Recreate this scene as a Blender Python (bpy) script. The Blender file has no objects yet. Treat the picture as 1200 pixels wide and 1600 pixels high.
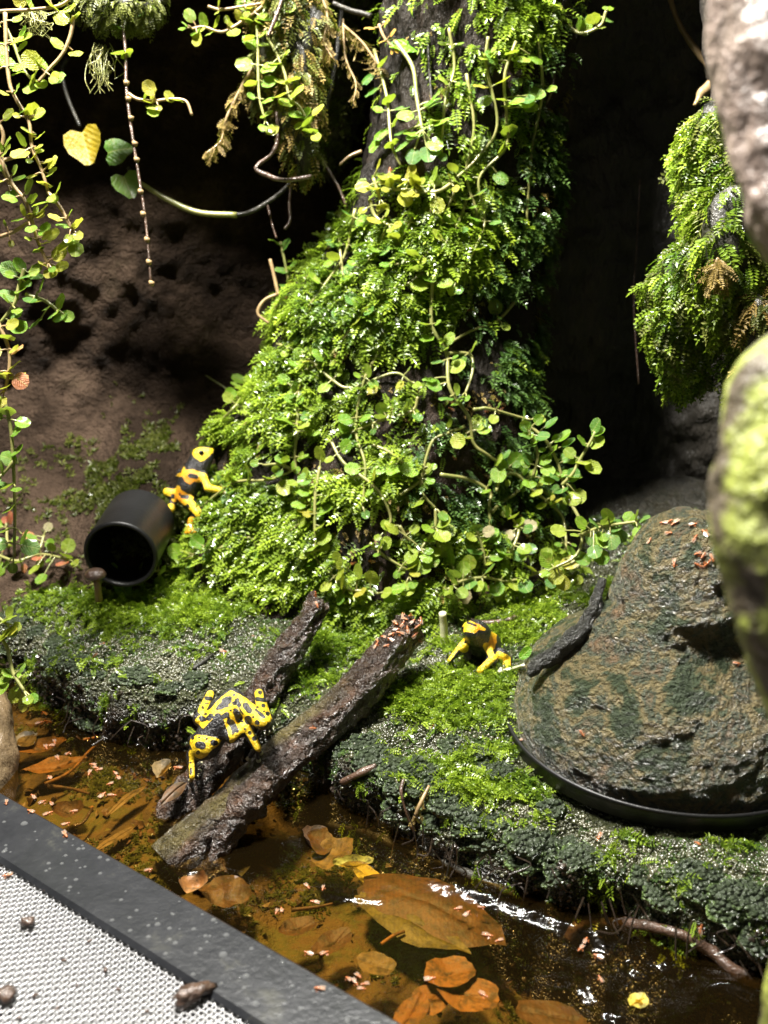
import bpy, math, random
import numpy as np
from mathutils import Vector, Matrix
from mathutils.bvhtree import BVHTree

random.seed(7)
RNG = np.random.default_rng(7)
SC = bpy.context.scene
COL = SC.collection

# ------------------------------------------------------------------ camera, world, lamps, exposure
# One unit is ten centimetres of the terrarium. Water level is z = 0.
CAM = np.array((0.0, 0.0, 2.2))
PITCH = math.radians(20)
FPX = 1537.0                                    # focal length in photograph pixels (1200 x 1600)
FWD = np.array((0, math.cos(PITCH), -math.sin(PITCH)))
UPV = np.array((0, math.sin(PITCH), math.cos(PITCH)))
RGT = np.array((1.0, 0, 0))
cd = bpy.data.cameras.new('camera')
cd.sensor_fit = 'VERTICAL'; cd.sensor_height = 36
cd.lens = 36 * FPX / 1600
cd.clip_start = 0.05; cd.clip_end = 200
cd.dof.use_dof = True; cd.dof.focus_distance = 3.45; cd.dof.aperture_fstop = 1.35
cam = bpy.data.objects.new('camera', cd); COL.objects.link(cam)
cam.location = CAM; cam.rotation_euler = (math.pi / 2 - PITCH, 0, 0)
SC.camera = cam

world = bpy.data.worlds.new('World'); SC.world = world; world.use_nodes = True
world.node_tree.nodes['Background'].inputs[0].default_value = (0.7, 0.66, 0.6, 1)
world.node_tree.nodes['Background'].inputs[1].default_value = 0.056

def lamp(name, kind, loc, target, energy, color, **kw):
    d = bpy.data.lights.new(name, kind); d.energy = energy; d.color = color
    for k, v in kw.items(): setattr(d, k, v)
    o = bpy.data.objects.new(name, d); COL.objects.link(o); o.location = loc
    o.rotation_euler = (Vector(target) - Vector(loc)).to_track_quat('-Z', 'Y').to_euler()
    return o
# the terrarium's LED spot overhead, and two added fills
lamp('led_spot', 'SPOT', (-1.35, 3.1, 6.1), (0.0, 3.45, 0.3), 5500, (1.0, 0.96, 0.88), shadow_soft_size=0.42, spot_size=math.radians(84), spot_blend=0.45)
lamp('glint_fill', 'AREA', (-0.35, 4.3, 4.9), (-0.05, 3.1, 0), 230, (1.0, 0.98, 0.93), shape='RECTANGLE', size=2.2, size_y=0.26)  # added overhead area fill that brings out the wet glints
lamp('front_fill', 'AREA', (-1.6, -1.5, 4.0), (0.3, 3.6, 0.8), 6, (1.0, 0.95, 0.88), shape='RECTANGLE', size=1.6, size_y=1.0)  # added weak fill from the camera side, lifting the fronts of things

SC.view_settings.view_transform = 'Standard'; SC.view_settings.look = 'None'
SC.view_settings.exposure = 0.0; SC.view_settings.gamma = 1.0
SC.cycles.use_denoising = True
SC.cycles.max_bounces = 7; SC.cycles.diffuse_bounces = 3; SC.cycles.glossy_bounces = 3
SC.cycles.transmission_bounces = 4; SC.cycles.transparent_max_bounces = 8
SC.cycles.sample_clamp_indirect = 4.0
SC.cycles.caustics_reflective = False; SC.cycles.caustics_refractive = False

# ------------------------------------------------------------------ helpers: places
def ray(px, py):
    return RGT * ((px - 600) / FPX) - UPV * ((py - 800) / FPX) + FWD
def at(px, py, d):
    return CAM + ray(px, py) * d
def on_z(px, py, z):
    r = ray(px, py); return CAM + r * ((z - CAM[2]) / r[2])
def on_y(px, py, y):
    r = ray(px, py); return CAM + r * (y / r[1])
def to_px(p):
    p = np.asarray(p) - CAM
    d = p @ FWD
    return 600 + FPX * (p @ RGT) / d, 800 - FPX * (p @ UPV) / d, d
def unit(v):
    v = np.asarray(v, float); return v / (np.linalg.norm(v) + 1e-12)

# ------------------------------------------------------------------ helpers: noise
def _hash(i, j, k, s):
    h = (i.astype(np.uint32) * np.uint32(374761393) + j.astype(np.uint32) * np.uint32(668265263)
         + k.astype(np.uint32) * np.uint32(2147483647) + np.uint32(s * 7919 + 13))
    h = (h ^ (h >> np.uint32(13))) * np.uint32(1274126177)
    h = h ^ (h >> np.uint32(16))
    return (h & np.uint32(0xffffff)).astype(np.float64) / 0xffffff
def noise(p, scale=1.0, seed=0):
    p = np.asarray(p, float) * scale
    f = np.floor(p); t = p - f; t = t * t * (3 - 2 * t)
    f = f.astype(np.int64)
    out = 0
    for a in (0, 1):
        wa = t[:, 0] if a else 1 - t[:, 0]
        for b in (0, 1):
            wb = t[:, 1] if b else 1 - t[:, 1]
            for c in (0, 1):
                wc = t[:, 2] if c else 1 - t[:, 2]
                out = out + wa * wb * wc * _hash(f[:, 0] + a, f[:, 1] + b, f[:, 2] + c, seed)
    return out * 2 - 1
def fbm(p, scale=1.0, seed=0, octaves=4, gain=0.5):
    s, a = 0, 1.0
    for o in range(octaves):
        s = s + a * noise(p, scale * 2 ** o, seed + o); a *= gain
    return s

# ------------------------------------------------------------------ helpers: meshes and objects
def mesh_np(name, V, F, mats=(), smooth=True, attrs=None, fmat=None):
    """V (n,3), F a list of (m,k) integer arrays of equal-sized faces"""
    me = bpy.data.meshes.new(name)
    if isinstance(F, np.ndarray): F = [F]
    V = np.ascontiguousarray(V, np.float32)
    me.vertices.add(len(V)); me.vertices.foreach_set('co', V.ravel())
    loops = np.concatenate([f.ravel() for f in F]).astype(np.int32)
    tot = np.concatenate([np.full(len(f), f.shape[1]) for f in F])
    start = np.concatenate([[0], np.cumsum(tot)[:-1]]).astype(np.int32)
    me.loops.add(len(loops)); me.loops.foreach_set('vertex_index', loops)
    me.polygons.add(len(tot)); me.polygons.foreach_set('loop_start', start)
    if fmat is not None: me.polygons.foreach_set('material_index', np.asarray(fmat, np.int32))
    me.update(calc_edges=True)
    me.polygons.foreach_set('use_smooth', np.full(len(tot), smooth))
    for k, v in (attrs or {}).items():
        a = me.attributes.new(k, 'FLOAT', 'POINT'); a.data.foreach_set('value', np.asarray(v, np.float32))
    for m in mats: me.materials.append(m)
    return me
def link(name, me, parent=None, loc=(0, 0, 0)):
    o = bpy.data.objects.new(name, me); COL.objects.link(o)
    o.location = Vector([float(c) for c in loc])
    if parent is not None: o.parent = parent
    return o
def tag(o, label=None, cat=None, group=None, kind=None):
    if label: o['label'] = label
    if cat: o['category'] = cat
    if group: o['group'] = group
    if kind: o['kind'] = kind
    return o
def thing(name, label, cat, loc, group=None):
    o = bpy.data.objects.new(name, None); COL.objects.link(o)
    o.location = Vector([float(c) for c in loc]); o.empty_display_size = 0.05
    return tag(o, label, cat, group)
def part(name, V, F, mats, parent, smooth=True, attrs=None, fmat=None, kind=None):
    """world-space geometry made a child of a thing whose Empty is moved but not turned"""
    base = np.array(parent.location)
    up = parent.parent
    while up is not None: base = base + np.array(up.location); up = up.parent
    me = mesh_np(name, np.asarray(V) - base, F, mats, smooth, attrs, fmat)
    o = link(name, me, parent)
    if kind: o['kind'] = kind
    return o
def grid_faces(nu, nv, wrap_u=False, off=0):
    """vertex index = v*nu + u"""
    u = np.arange(nu if wrap_u else nu - 1); v = np.arange(nv - 1)
    U, Vv = np.meshgrid(u, v); U = U.ravel(); Vv = Vv.ravel(); U2 = (U + 1) % nu
    return np.stack([Vv * nu + U, Vv * nu + U2, (Vv + 1) * nu + U2, (Vv + 1) * nu + U], 1) + off
def smooth_path(pts, n=6):
    P = np.asarray(pts, float)
    if len(P) < 3: 
        t = np.linspace(0, 1, n + 1)[:, None]; return P[0] * (1 - t) + P[-1] * t
    Q = np.vstack([2 * P[0] - P[1], P, 2 * P[-1] - P[-2]]); out = []
    for i in range(1, len(Q) - 2):
        for t in np.linspace(0, 1, n, endpoint=False):
            a, b, c, d = Q[i - 1], Q[i], Q[i + 1], Q[i + 2]
            out.append(0.5 * (2 * b + (c - a) * t + (2 * a - 5 * b + 4 * c - d) * t * t + (3 * b - a - 3 * c + d) * t ** 3))
    out.append(P[-1]); return np.array(out)
def tube(path, radii, ns=7, cap=True, rough=0.0, seed=0):
    P = np.asarray(path, float); n = len(P)
    R = np.full(n, radii) if np.isscalar(radii) else np.interp(np.linspace(0, 1, n), np.linspace(0, 1, len(radii)), radii)
    T = np.gradient(P, axis=0); T /= np.linalg.norm(T, axis=1)[:, None] + 1e-12
    ref = np.array((0, 0, 1.0)) if abs(T[0][2]) < 0.9 else np.array((1.0, 0, 0))
    A = np.cross(T, ref); 
    for i in range(1, n):
        if np.linalg.norm(A[i]) < 1e-6: A[i] = A[i - 1]
    A /= np.linalg.norm(A, axis=1)[:, None] + 1e-12
    for i in range(1, n):
        a = A[i - 1] - T[i] * (A[i - 1] @ T[i]); A[i] = unit(a)
    B = np.cross(T, A)
    th = np.arange(ns) / ns * 2 * math.pi
    V = P[:, None, :] + R[:, None, None] * (np.cos(th)[None, :, None] * A[:, None, :] + np.sin(th)[None, :, None] * B[:, None, :])
    if rough:
        q = V.reshape(-1, 3); w = 1 + rough * fbm(q, 22, seed, 3); 
        V = P[:, None, :] + (V - P[:, None, :]) * w.reshape(n, ns, 1)
    V = V.reshape(-1, 3); F = [grid_faces(ns, n, True)]
    if cap:
        V = np.vstack([V, P[:1], P[-1:]]); k = np.arange(ns); a = n * ns
        F.append(np.stack([np.full(ns, a), (k + 1) % ns, k], 1))
        F.append(np.stack([np.full(ns, a + 1), (n - 1) * ns + k, (n - 1) * ns + (k + 1) % ns], 1))
    return V, F
def join(parts):
    """[(V, F)] -> V, F"""
    Vs, Fs, off = [], {}, 0
    for V, F in parts:
        if isinstance(F, np.ndarray): F = [F]
        Vs.append(V)
        for f in F: Fs.setdefault(f.shape[1], []).append(f + off)
        off += len(V)
    return np.vstack(Vs), [np.vstack(v) for v in Fs.values()]

# ------------------------------------------------------------------ helpers: materials
def nodes(name):
    m = bpy.data.materials.new(name); m.use_nodes = True
    nt = m.node_tree; b = nt.nodes['Principled BSDF']; return m, nt, b, nt.nodes['Material Output']
def N(nt, typ, **kw):
    n = nt.nodes.new(typ)
    for k, v in kw.items():
        if k.startswith('i_'):
            n.inputs[k[2:].replace('_', ' ')].default_value = v
        else: setattr(n, k, v)
    return n
def rgb(c): return (c[0], c[1], c[2], 1)
def ramp(nt, fac, stops):
    r = N(nt, 'ShaderNodeValToRGB'); e = r.color_ramp.elements
    while len(e) < len(stops): e.new(0.5)
    for el, (p, c) in zip(e, stops): el.position = p; el.color = rgb(c)
    nt.links.new(fac, r.inputs[0]); return r.outputs[0]
def mixc(nt, fac, a, b, mode='MIX'):
    m = N(nt, 'ShaderNodeMix', data_type='RGBA', blend_type=mode)
    for s, v in ((m.inputs[0], fac), (m.inputs[6], a), (m.inputs[7], b)):
        if isinstance(v, bpy.types.NodeSocket): nt.links.new(v, s)
        elif isinstance(v, (int, float)): s.default_value = v
        else: s.default_value = rgb(v)
    return m.outputs[2]
def noise_node(nt, co, scale, detail=5, rough=0.6, dist=0.0):
    n = N(nt, 'ShaderNodeTexNoise'); n.inputs['Scale'].default_value = scale; n.inputs['Detail'].default_value = detail
    n.inputs['Roughness'].default_value = rough; n.inputs['Distortion'].default_value = dist
    nt.links.new(co, n.inputs['Vector']); return n.outputs['Fac']
def coords(nt, stretch=None, kind='Object'):
    c = N(nt, 'ShaderNodeTexCoord').outputs[kind]
    if stretch:
        m = N(nt, 'ShaderNodeMapping'); m.inputs['Scale'].default_value = stretch; nt.links.new(c, m.inputs['Vector']); c = m.outputs[0]
    return c
def bump(nt, heights, dist=0.02, strength=1.0):
    """heights: [(socket, weight)] summed into one bump"""
    cur = None
    for s, w in heights:
        m = N(nt, 'ShaderNodeMath', operation='MULTIPLY'); nt.links.new(s, m.inputs[0]); m.inputs[1].default_value = w
        if cur is None: cur = m.outputs[0]
        else:
            a = N(nt, 'ShaderNodeMath', operation='ADD'); nt.links.new(cur, a.inputs[0]); nt.links.new(m.outputs[0], a.inputs[1]); cur = a.outputs[0]
    b = N(nt, 'ShaderNodeBump'); b.inputs['Distance'].default_value = dist; b.inputs['Strength'].default_value = strength
    nt.links.new(cur, b.inputs['Height']); return b.outputs[0]
def attr(nt, name): return N(nt, 'ShaderNodeAttribute', attribute_name=name).outputs['Fac']
def wet(b, base_rough=0.5, coat=0.8, coat_rough=0.08):
    b.inputs['Roughness'].default_value = base_rough
    b.inputs['Coat Weight'].default_value = coat; b.inputs['Coat Roughness'].default_value = coat_rough

def rock_mat(name, stops, scale=3, bumps=((30, 1.0),), dist=0.03, rough=0.5, coat=0.5, coat_rough=0.1, stretch=None, vor=0, coatbump=True, spec=.5):
    m, nt, b, out = nodes(name); co = coords(nt, stretch)
    n1 = noise_node(nt, co, scale, 8, 0.65, 0.3)
    nt.links.new(ramp(nt, n1, stops), b.inputs['Base Color'])
    hs = [(noise_node(nt, co, s, 4, 0.6), w) for s, w in bumps]
    if vor:
        v = N(nt, 'ShaderNodeTexVoronoi', feature='SMOOTH_F1'); v.inputs['Scale'].default_value = vor; nt.links.new(co, v.inputs['Vector'])
        hs.append((v.outputs['Distance'], -0.7))
    bn = bump(nt, hs, dist)
    nt.links.new(bn, b.inputs['Normal'])
    if coatbump: nt.links.new(bn, b.inputs['Coat Normal'])
    wet(b, rough, coat, coat_rough); b.inputs['Specular IOR Level'].default_value = spec
    return m

def leaf_mat(name, lo, hi, rough=0.3, trans=0.35, attribute=None, coat=0.25, bump_scale=9):
    """leaf blade: glossy skin over a translucent mix; tint varies from leaf to leaf, with a pale midrib, side veins and blemishes"""
    m, nt, b, out = nodes(name); oi = N(nt, 'ShaderNodeObjectInfo').outputs['Random']
    c = mixc(nt, oi, lo, hi); co = coords(nt)
    off = N(nt, 'ShaderNodeVectorMath', operation='SCALE'); off.inputs[0].default_value = (7, 3, 5); nt.links.new(oi, off.inputs['Scale'])
    ad = N(nt, 'ShaderNodeVectorMath', operation='ADD'); nt.links.new(co, ad.inputs[0]); nt.links.new(off.outputs[0], ad.inputs[1])
    nn = noise_node(nt, ad.outputs[0], bump_scale, 4); n2 = noise_node(nt, ad.outputs[0], 2.6, 3)
    c = mixc(nt, ramp(nt, nn, [(.35, (0, 0, 0)), (.65, (.5, .5, .5))]), c, [0.55 * x for x in lo])
    c = mixc(nt, ramp(nt, n2, [(.58, (0, 0, 0)), (.72, (.55, .55, .55))]), c, (0.34, 0.27, 0.06))
    sx = N(nt, 'ShaderNodeSeparateXYZ'); nt.links.new(co, sx.inputs[0]); ab = N(nt, 'ShaderNodeMath', operation='ABSOLUTE'); nt.links.new(sx.outputs[0], ab.inputs[0])
    rib = ramp(nt, ab.outputs[0], [(.012, (.5, .5, .5)), (.03, (0, 0, 0))]); c = mixc(nt, rib, c, (0.45, 0.48, 0.14))
    w = N(nt, 'ShaderNodeMath', operation='SUBTRACT'); nt.links.new(sx.outputs[1], w.inputs[0]); nt.links.new(ab.outputs[0], w.inputs[1])
    sn = N(nt, 'ShaderNodeMath', operation='SINE'); ml = N(nt, 'ShaderNodeMath', operation='MULTIPLY'); nt.links.new(w.outputs[0], ml.inputs[0]); ml.inputs[1].default_value = 42; nt.links.new(ml.outputs[0], sn.inputs[0])
    nt.links.new(c, b.inputs['Base Color']); wet(b, rough, coat, 0.15)
    nt.links.new(bump(nt, [(nn, 1.0), (sn.outputs[0], .12)], 0.005), b.inputs['Normal'])
    t = N(nt, 'ShaderNodeBsdfTranslucent'); nt.links.new(mixc(nt, 0.5, c, (0.38, 0.45, 0.03)), t.inputs['Color'])
    mx = N(nt, 'ShaderNodeMixShader'); mx.inputs[0].default_value = trans
    nt.links.new(b.outputs[0], mx.inputs[1]); nt.links.new(t.outputs[0], mx.inputs[2]); nt.links.new(mx.outputs[0], out.inputs['Surface'])
    return m

M = {}
M['wall'] = rock_mat('wall_rock', [(0.3, (0.012, 0.007, 0.0045)), (0.48, (0.030, 0.019, 0.012)), (0.62, (0.085, 0.056, 0.038)), (0.8, (0.034, 0.032, 0.014))],
                     2.2, ((9, 1.0), (28, 0.8), (80, 0.4)), 0.07, 0.8, 0.03, 0.3, spec=.12)
M['dark_wall'] = rock_mat('black_bark_wall', [(0.3, (0.012, 0.012, 0.010)), (0.55, (0.042, 0.036, 0.028)), (0.75, (0.13, 0.095, 0.07))],
                     2.0, ((12, 1.0), (50, 0.4)), 0.05, 0.6, 0.2, 0.25, stretch=(1, 1, 0.35))
M['bark'] = rock_mat('stump_bark', [(0.3, (0.005, 0.004, 0.003)), (0.5, (0.014, 0.010, 0.006)), (0.7, (0.05, 0.030, 0.022))],
                     3.0, ((14, 1.0), (60, 0.5)), 0.05, 0.75, 0.12, 0.15, stretch=(1, 1, 0.4), spec=.2)
M['ledge'] = rock_mat('ledge_rock', [(0.3, (0.02, 0.018, 0.008)), (0.5, (0.07, 0.066, 0.025)), (0.7, (0.12, 0.105, 0.05))],
                     5.0, ((16, 1.0), (60, 0.6)), 0.05, 0.7, 0.15, 0.3)
M['hide'] = rock_mat('stone_hide', [(0.28, (0.014, 0.024, 0.010)), (0.42, (0.05, 0.07, 0.034)), (0.50, (0.23, 0.18, 0.085)), (0.56, (0.07, 0.09, 0.06)), (0.68, (0.22, 0.135, 0.07))],
                     7, ((40, 1.0), (95, 1.0)), 0.055, 0.42, 1.0, 0.2, vor=50)
M['pond'] = rock_mat('pond_bottom', [(0.3, (0.03, 0.018, 0.006)), (0.5, (0.13, 0.080, 0.020)), (0.6, (0.09, 0.085, 0.014)), (0.75, (0.22, 0.125, 0.03))],
                     5.0, ((20, 1.0), (70, 0.4)), 0.03, 0.8, 0.0)
M['soil'] = None
M['blackplastic'] = rock_mat('black_plastic', [(0.3, (0.006, 0.006, 0.006)), (0.8, (0.012, 0.012, 0.012))], 4, ((60, 0.3),), 0.004, 0.42, 0.0, 0.2, spec=.35)
def ground_mat():
    m, nt, b, out = nodes('wet_ground'); co = coords(nt)
    n1 = noise_node(nt, co, 3.2, 6, 0.65, 0.4); n2 = noise_node(nt, co, 26, 3, 0.6)
    green = ramp(nt, n1, [(0.3, (0.022, 0.027, 0.008)), (0.48, (0.052, 0.056, 0.022)), (0.6, (0.06, 0.085, 0.016)), (0.75, (0.09, 0.082, 0.05))])
    green = mixc(nt, n2, green, (0.04, 0.045, 0.016))
    soil = ramp(nt, n2, [(0.35, (0.006, 0.005, 0.004)), (0.6, (0.022, 0.015, 0.009)), (0.8, (0.05, 0.034, 0.018))])
    nt.links.new(mixc(nt, attr(nt, 'soil'), green, soil), b.inputs['Base Color'])
    v = N(nt, 'ShaderNodeTexVoronoi', feature='F1'); v.inputs['Scale'].default_value = 62; nt.links.new(co, v.inputs['Vector'])
    v2 = N(nt, 'ShaderNodeTexVoronoi', feature='F1'); v2.inputs['Scale'].default_value = 120; nt.links.new(co, v2.inputs['Vector'])
    bn = bump(nt, [(v.outputs['Distance'], -0.8), (v2.outputs['Distance'], -0.5), (noise_node(nt, co, 18, 5), 1.4)], 0.03)
    nt.links.new(bn, b.inputs['Normal']); nt.links.new(bn, b.inputs['Coat Normal'])
    wet(b, 0.4, 1.0, 0.24); return m
M['ground'] = ground_mat()

def log_mat():
    m, nt, b, out = nodes('wet_driftwood'); co = coords(nt); n1 = noise_node(nt, co, 9, 6, 0.65, 0.5)
    bark = ramp(nt, n1, [(0.3, (0.012, 0.006, 0.003)), (0.52, (0.034, 0.017, 0.008)), (0.75, (0.10, 0.046, 0.022))])
    bare = ramp(nt, n1, [(0.3, (0.03, 0.022, 0.007)), (0.55, (0.08, 0.062, 0.016)), (0.75, (0.12, 0.09, 0.028))])
    nt.links.new(mixc(nt, attr(nt, 'bare'), bark, bare), b.inputs['Base Color'])
    v = N(nt, 'ShaderNodeTexVoronoi', feature='SMOOTH_F1'); v.inputs['Scale'].default_value = 30; nt.links.new(co, v.inputs['Vector'])
    bn = bump(nt, [(v.outputs['Distance'], -0.9), (noise_node(nt, co, 34, 5, 0.6, 0.6), 1.2), (noise_node(nt, co, 90, 2), 0.6)], 0.03)
    nt.links.new(bn, b.inputs['Normal']); nt.links.new(bn, b.inputs['Coat Normal'])
    wet(b, 0.4, 1.0, 0.17); return m
M['log'] = log_mat()

def moss_mat(name, lo, hi, rough=0.3, trans=0.3, coat=0.5):
    m, nt, b, out = nodes(name)
    c = ramp(nt, attr(nt, 'rnd'), [(0.0, lo), (0.55, [0.5 * (x + y) for x, y in zip(lo, hi)]), (1.0, hi)])
    nt.links.new(c, b.inputs['Base Color']); wet(b, rough, coat, 0.12)
    t = N(nt, 'ShaderNodeBsdfTranslucent'); nt.links.new(mixc(nt, 0.4, c, (0.3, 0.5, 0.02)), t.inputs['Color'])
    mx = N(nt, 'ShaderNodeMixShader'); mx.inputs[0].default_value = trans
    nt.links.new(b.outputs[0], mx.inputs[1]); nt.links.new(t.outputs[0], mx.inputs[2]); nt.links.new(mx.outputs[0], out.inputs['Surface'])
    return m
M['moss'] = moss_mat('bright_moss', (0.045, 0.11, 0.008), (0.38, 0.50, 0.04), 0.32, 0.32, 0.35)
M['moss_shaded'] = moss_mat('shaded_moss', (0.018, 0.055, 0.012), (0.13, 0.23, 0.05), 0.35, 0.2)  # moss of the stump's right flank, its shade put into the colour
M['moss_olive'] = moss_mat('olive_moss', (0.05, 0.06, 0.01), (0.24, 0.26, 0.05), 0.5, 0.3, 0.1)
M['moss_tan'] = moss_mat('dried_moss', (0.16, 0.10, 0.02), (0.42, 0.30, 0.08), 0.6, 0.3, 0.0)
M['tuft'] = moss_mat('dark_tuft', (0.03, 0.055, 0.02), (0.12, 0.20, 0.04), 0.35, 0.12, 0.8)
def liver_mat():
    m, nt, b, out = nodes('wet_liverwort'); co = coords(nt); n1 = noise_node(nt, co, 14, 5)
    c = ramp(nt, attr(nt, 'rnd'), [(0.0, (0.022, 0.036, 0.016)), (0.35, (0.04, 0.062, 0.026)), (0.7, (0.11, 0.20, 0.03)), (1.0, (0.20, 0.30, 0.05))])
    nt.links.new(mixc(nt, n1, c, (0.035, 0.045, 0.022)), b.inputs['Base Color'])
    v = N(nt, 'ShaderNodeTexVoronoi', feature='F1'); v.inputs['Scale'].default_value = 70; nt.links.new(co, v.inputs['Vector'])
    bn = bump(nt, [(v.outputs['Distance'], -1.0), (noise_node(nt, co, 30, 4), 1.2)], 0.03); nt.links.new(bn, b.inputs['Normal']); nt.links.new(bn, b.inputs['Coat Normal'])
    wet(b, 0.5, 0.8, 0.2); return m
M['liverwort'] = liver_mat()
M['leaf_green'] = leaf_mat('leaf_green', (0.13, 0.28, 0.02), (0.26, 0.42, 0.03))
M['leaf_lime'] = leaf_mat('leaf_lime', (0.22, 0.34, 0.03), (0.36, 0.42, 0.04))
M['leaf_yellow'] = leaf_mat('leaf_yellow', (0.36, 0.40, 0.03), (0.46, 0.40, 0.05), 0.35, 0.4)
M['leaf_deep'] = leaf_mat('leaf_deep', (0.08, 0.21, 0.03), (0.16, 0.31, 0.05))
M['leaf_faded'] = leaf_mat('leaf_faded', (0.32, 0.26, 0.13), (0.40, 0.36, 0.20), 0.5, 0.3)
M['leaf_pink'] = leaf_mat('leaf_pink', (0.42, 0.10, 0.06), (0.46, 0.28, 0.08), 0.4, 0.3)
M['leaf_gold'] = leaf_mat('leaf_gold', (0.30, 0.22, 0.006), (0.33, 0.25, 0.01), 0.5, 0.2)
M['leaf_bright'] = leaf_mat('leaf_bright', (0.13, 0.36, 0.015), (0.18, 0.42, 0.02), 0.25, 0.35)
M['leaf_dull'] = leaf_mat('leaf_dull', (0.07, 0.10, 0.05), (0.09, 0.12, 0.06), 0.25, 0.1)
M['leaf_amber'] = leaf_mat('leaf_amber', (0.55, 0.28, 0.03), (0.60, 0.36, 0.06), 0.5, 0.3)
M['stem_green'] = rock_mat('stem_green', [(0.3, (0.17, 0.20, 0.05)), (0.7, (0.30, 0.27, 0.10))], 12, ((60, 0.4),), 0.004, 0.4, 0.3)
M['stem_tan'] = rock_mat('stem_tan', [(0.3, (0.20, 0.13, 0.06)), (0.7, (0.36, 0.25, 0.12))], 12, ((60, 0.4),), 0.004, 0.45, 0.2)
M['stem_brown'] = rock_mat('stem_brown', [(0.3, (0.03, 0.02, 0.014)), (0.6, (0.10, 0.055, 0.035)), (0.8, (0.2, 0.13, 0.09))], 20, ((70, 0.8),), 0.008, 0.4, 0.7)
M['white_stick'] = rock_mat('white_stick', [(0.3, (0.62, 0.60, 0.36)), (0.7, (0.78, 0.76, 0.55))], 12, ((60, 0.4),), 0.004, 0.45, 0.2)
M['root_dark'] = rock_mat('root_dark', [(0.3, (0.010, 0.010, 0.008)), (0.7, (0.035, 0.03, 0.018))], 20, ((70, 0.8),), 0.008, 0.55, 0.2)

def fly_mat(name, c, rough, alpha=1.0):
    m, nt, b, out = nodes(name); b.inputs['Base Color'].default_value = rgb(c); b.inputs['Roughness'].default_value = rough; b.inputs['Alpha'].default_value = alpha
    b.inputs['Coat Weight'].default_value = 0.4; return m
M['fly'] = fly_mat('fly_body', (0.34, 0.11, 0.035), 0.35)
M['fly_pale'] = fly_mat('fly_wing', (0.50, 0.36, 0.27), 0.25, 0.4)

# ------------------------------------------------------------------ the bank: heights
LIPPX = [(-420, 900, .30), (-150, 935, .27), (0, 975, .24), (60, 1010, .23), (130, 1055, .22), (230, 1088, .22), (330, 1088, .21), (430, 1120, .19), (520, 1165, .17), (580, 1212, .16), (640, 1250, .15), (700, 1284, .15),
         (780, 1312, .14), (880, 1345, .14), (1000, 1385, .14), (1100, 1418, .14), (1200, 1446, .14), (1400, 1490, .14), (1800, 1540, .14)]
LIP = np.array([on_z(*p) for p in LIPPX]); LIP = LIP[np.argsort(LIP[:, 0])]
def lip_y(x): return np.interp(x, LIP[:, 0], LIP[:, 1])
def lip_z(x): return np.interp(x, LIP[:, 0], LIP[:, 2])
def bank_d(x, y):
    """distance behind the lip of the bank (negative over the water)"""
    e = 0.02
    s = (lip_y(x + e) - lip_y(x - e)) / (2 * e)
    return (y - lip_y(x)) / np.sqrt(1 + s * s)
def ground_h(x, y, fine=True):
    x = np.asarray(x, float); y = np.asarray(y, float); p = np.stack([x, y, 0 * x], -1).reshape(-1, 3)
    n1 = fbm(p, 2.2, 3, 4).reshape(x.shape); n2 = fbm(p, 9, 11, 4).reshape(x.shape)
    d = bank_d(x, y) + 0.035 * n2 + 0.02 * n1
    up = lip_z(x) + 0.27 * (1 - np.exp(-np.clip(d, 0, 9) / 0.85)) + 0.05 * np.clip(d - 0.9, 0, 9)
    up = up + 0.022 * n1 + 0.012 * n2
    bed = -0.10 - .10 * np.clip((x + .55) / .2, 0, 1) - .5 * np.clip((x - .40 + .35 * (y - 2.0)) / .6, 0, 1) + 0.02 * n1 + 0.008 * n2 - 0.03 * np.clip(-d, 0, 1)
    t = np.clip((d + 0.10) / 0.13, 0, 1); t = t * t * (3 - 2 * t)
    h = bed * (1 - t) + up * t
    if fine:
        n3 = fbm(p, 38, 21, 3).reshape(x.shape)
        h = h + 0.0075 * n3 * t
    return h, d, t

# ground sheet: fine where the lens looks, with the bank's overhanging lip and bare soil face
def build_ground():
    xs = np.concatenate([np.linspace(-4.2, -2.3, 24)[:-1], np.linspace(-2.3, 1.9, 420), np.linspace(1.9, 4.2, 24)[1:]])
    ys = np.concatenate([np.linspace(0.2, 1.7, 20)[:-1], np.linspace(1.7, 4.3, 300), np.linspace(4.3, 6.4, 50)[1:]])
    X, Y = np.meshgrid(xs, ys); H, d, t = ground_h(X, Y)
    V = np.stack([X, Y, H], -1).reshape(-1, 3)
    face = np.exp(-((d + 0.012) / 0.05) ** 2).ravel()
    q = V.copy()
    w = face * np.clip(H.ravel() / 0.14, 0, 1)
    V[:, 1] -= 0.035 * w                                     # the mat overhangs its soil a little
    n = fbm(V, 7, 5, 4); V[:, 1] -= 0.03 * n * face; V[:, 0] += 0.02 * fbm(V, 9, 8, 3) * face
    soil = np.clip(1.25 - (d.ravel() + 0.05 - 0.06 * n) / 0.045, 0, 1)
    far = np.clip((V[:, 1] - 4.25 - 0.2 * n) / 0.4, 0, 1) + np.clip((V[:, 0] - 0.75) / 0.4, 0, 1) * np.clip((V[:, 1] - 3.5) / 0.3, 0, 1)
    soil = np.clip(soil + 0.8 * np.clip(far, 0, 1), 0, 1)
    me = mesh_np('ground', V, grid_faces(len(xs), len(ys)), [M['ground'], M['pond']], True, {'soil': soil},
                 fmat=((d[:-1, :-1] < -0.09).ravel()).astype(int))
    o = link('ground', me); tag(o, 'mossy wet bank of dark soil sloping up from the shallow pool', kind='structure')
    return V, grid_faces(len(xs), len(ys))
GV, GF = build_ground()

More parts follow.
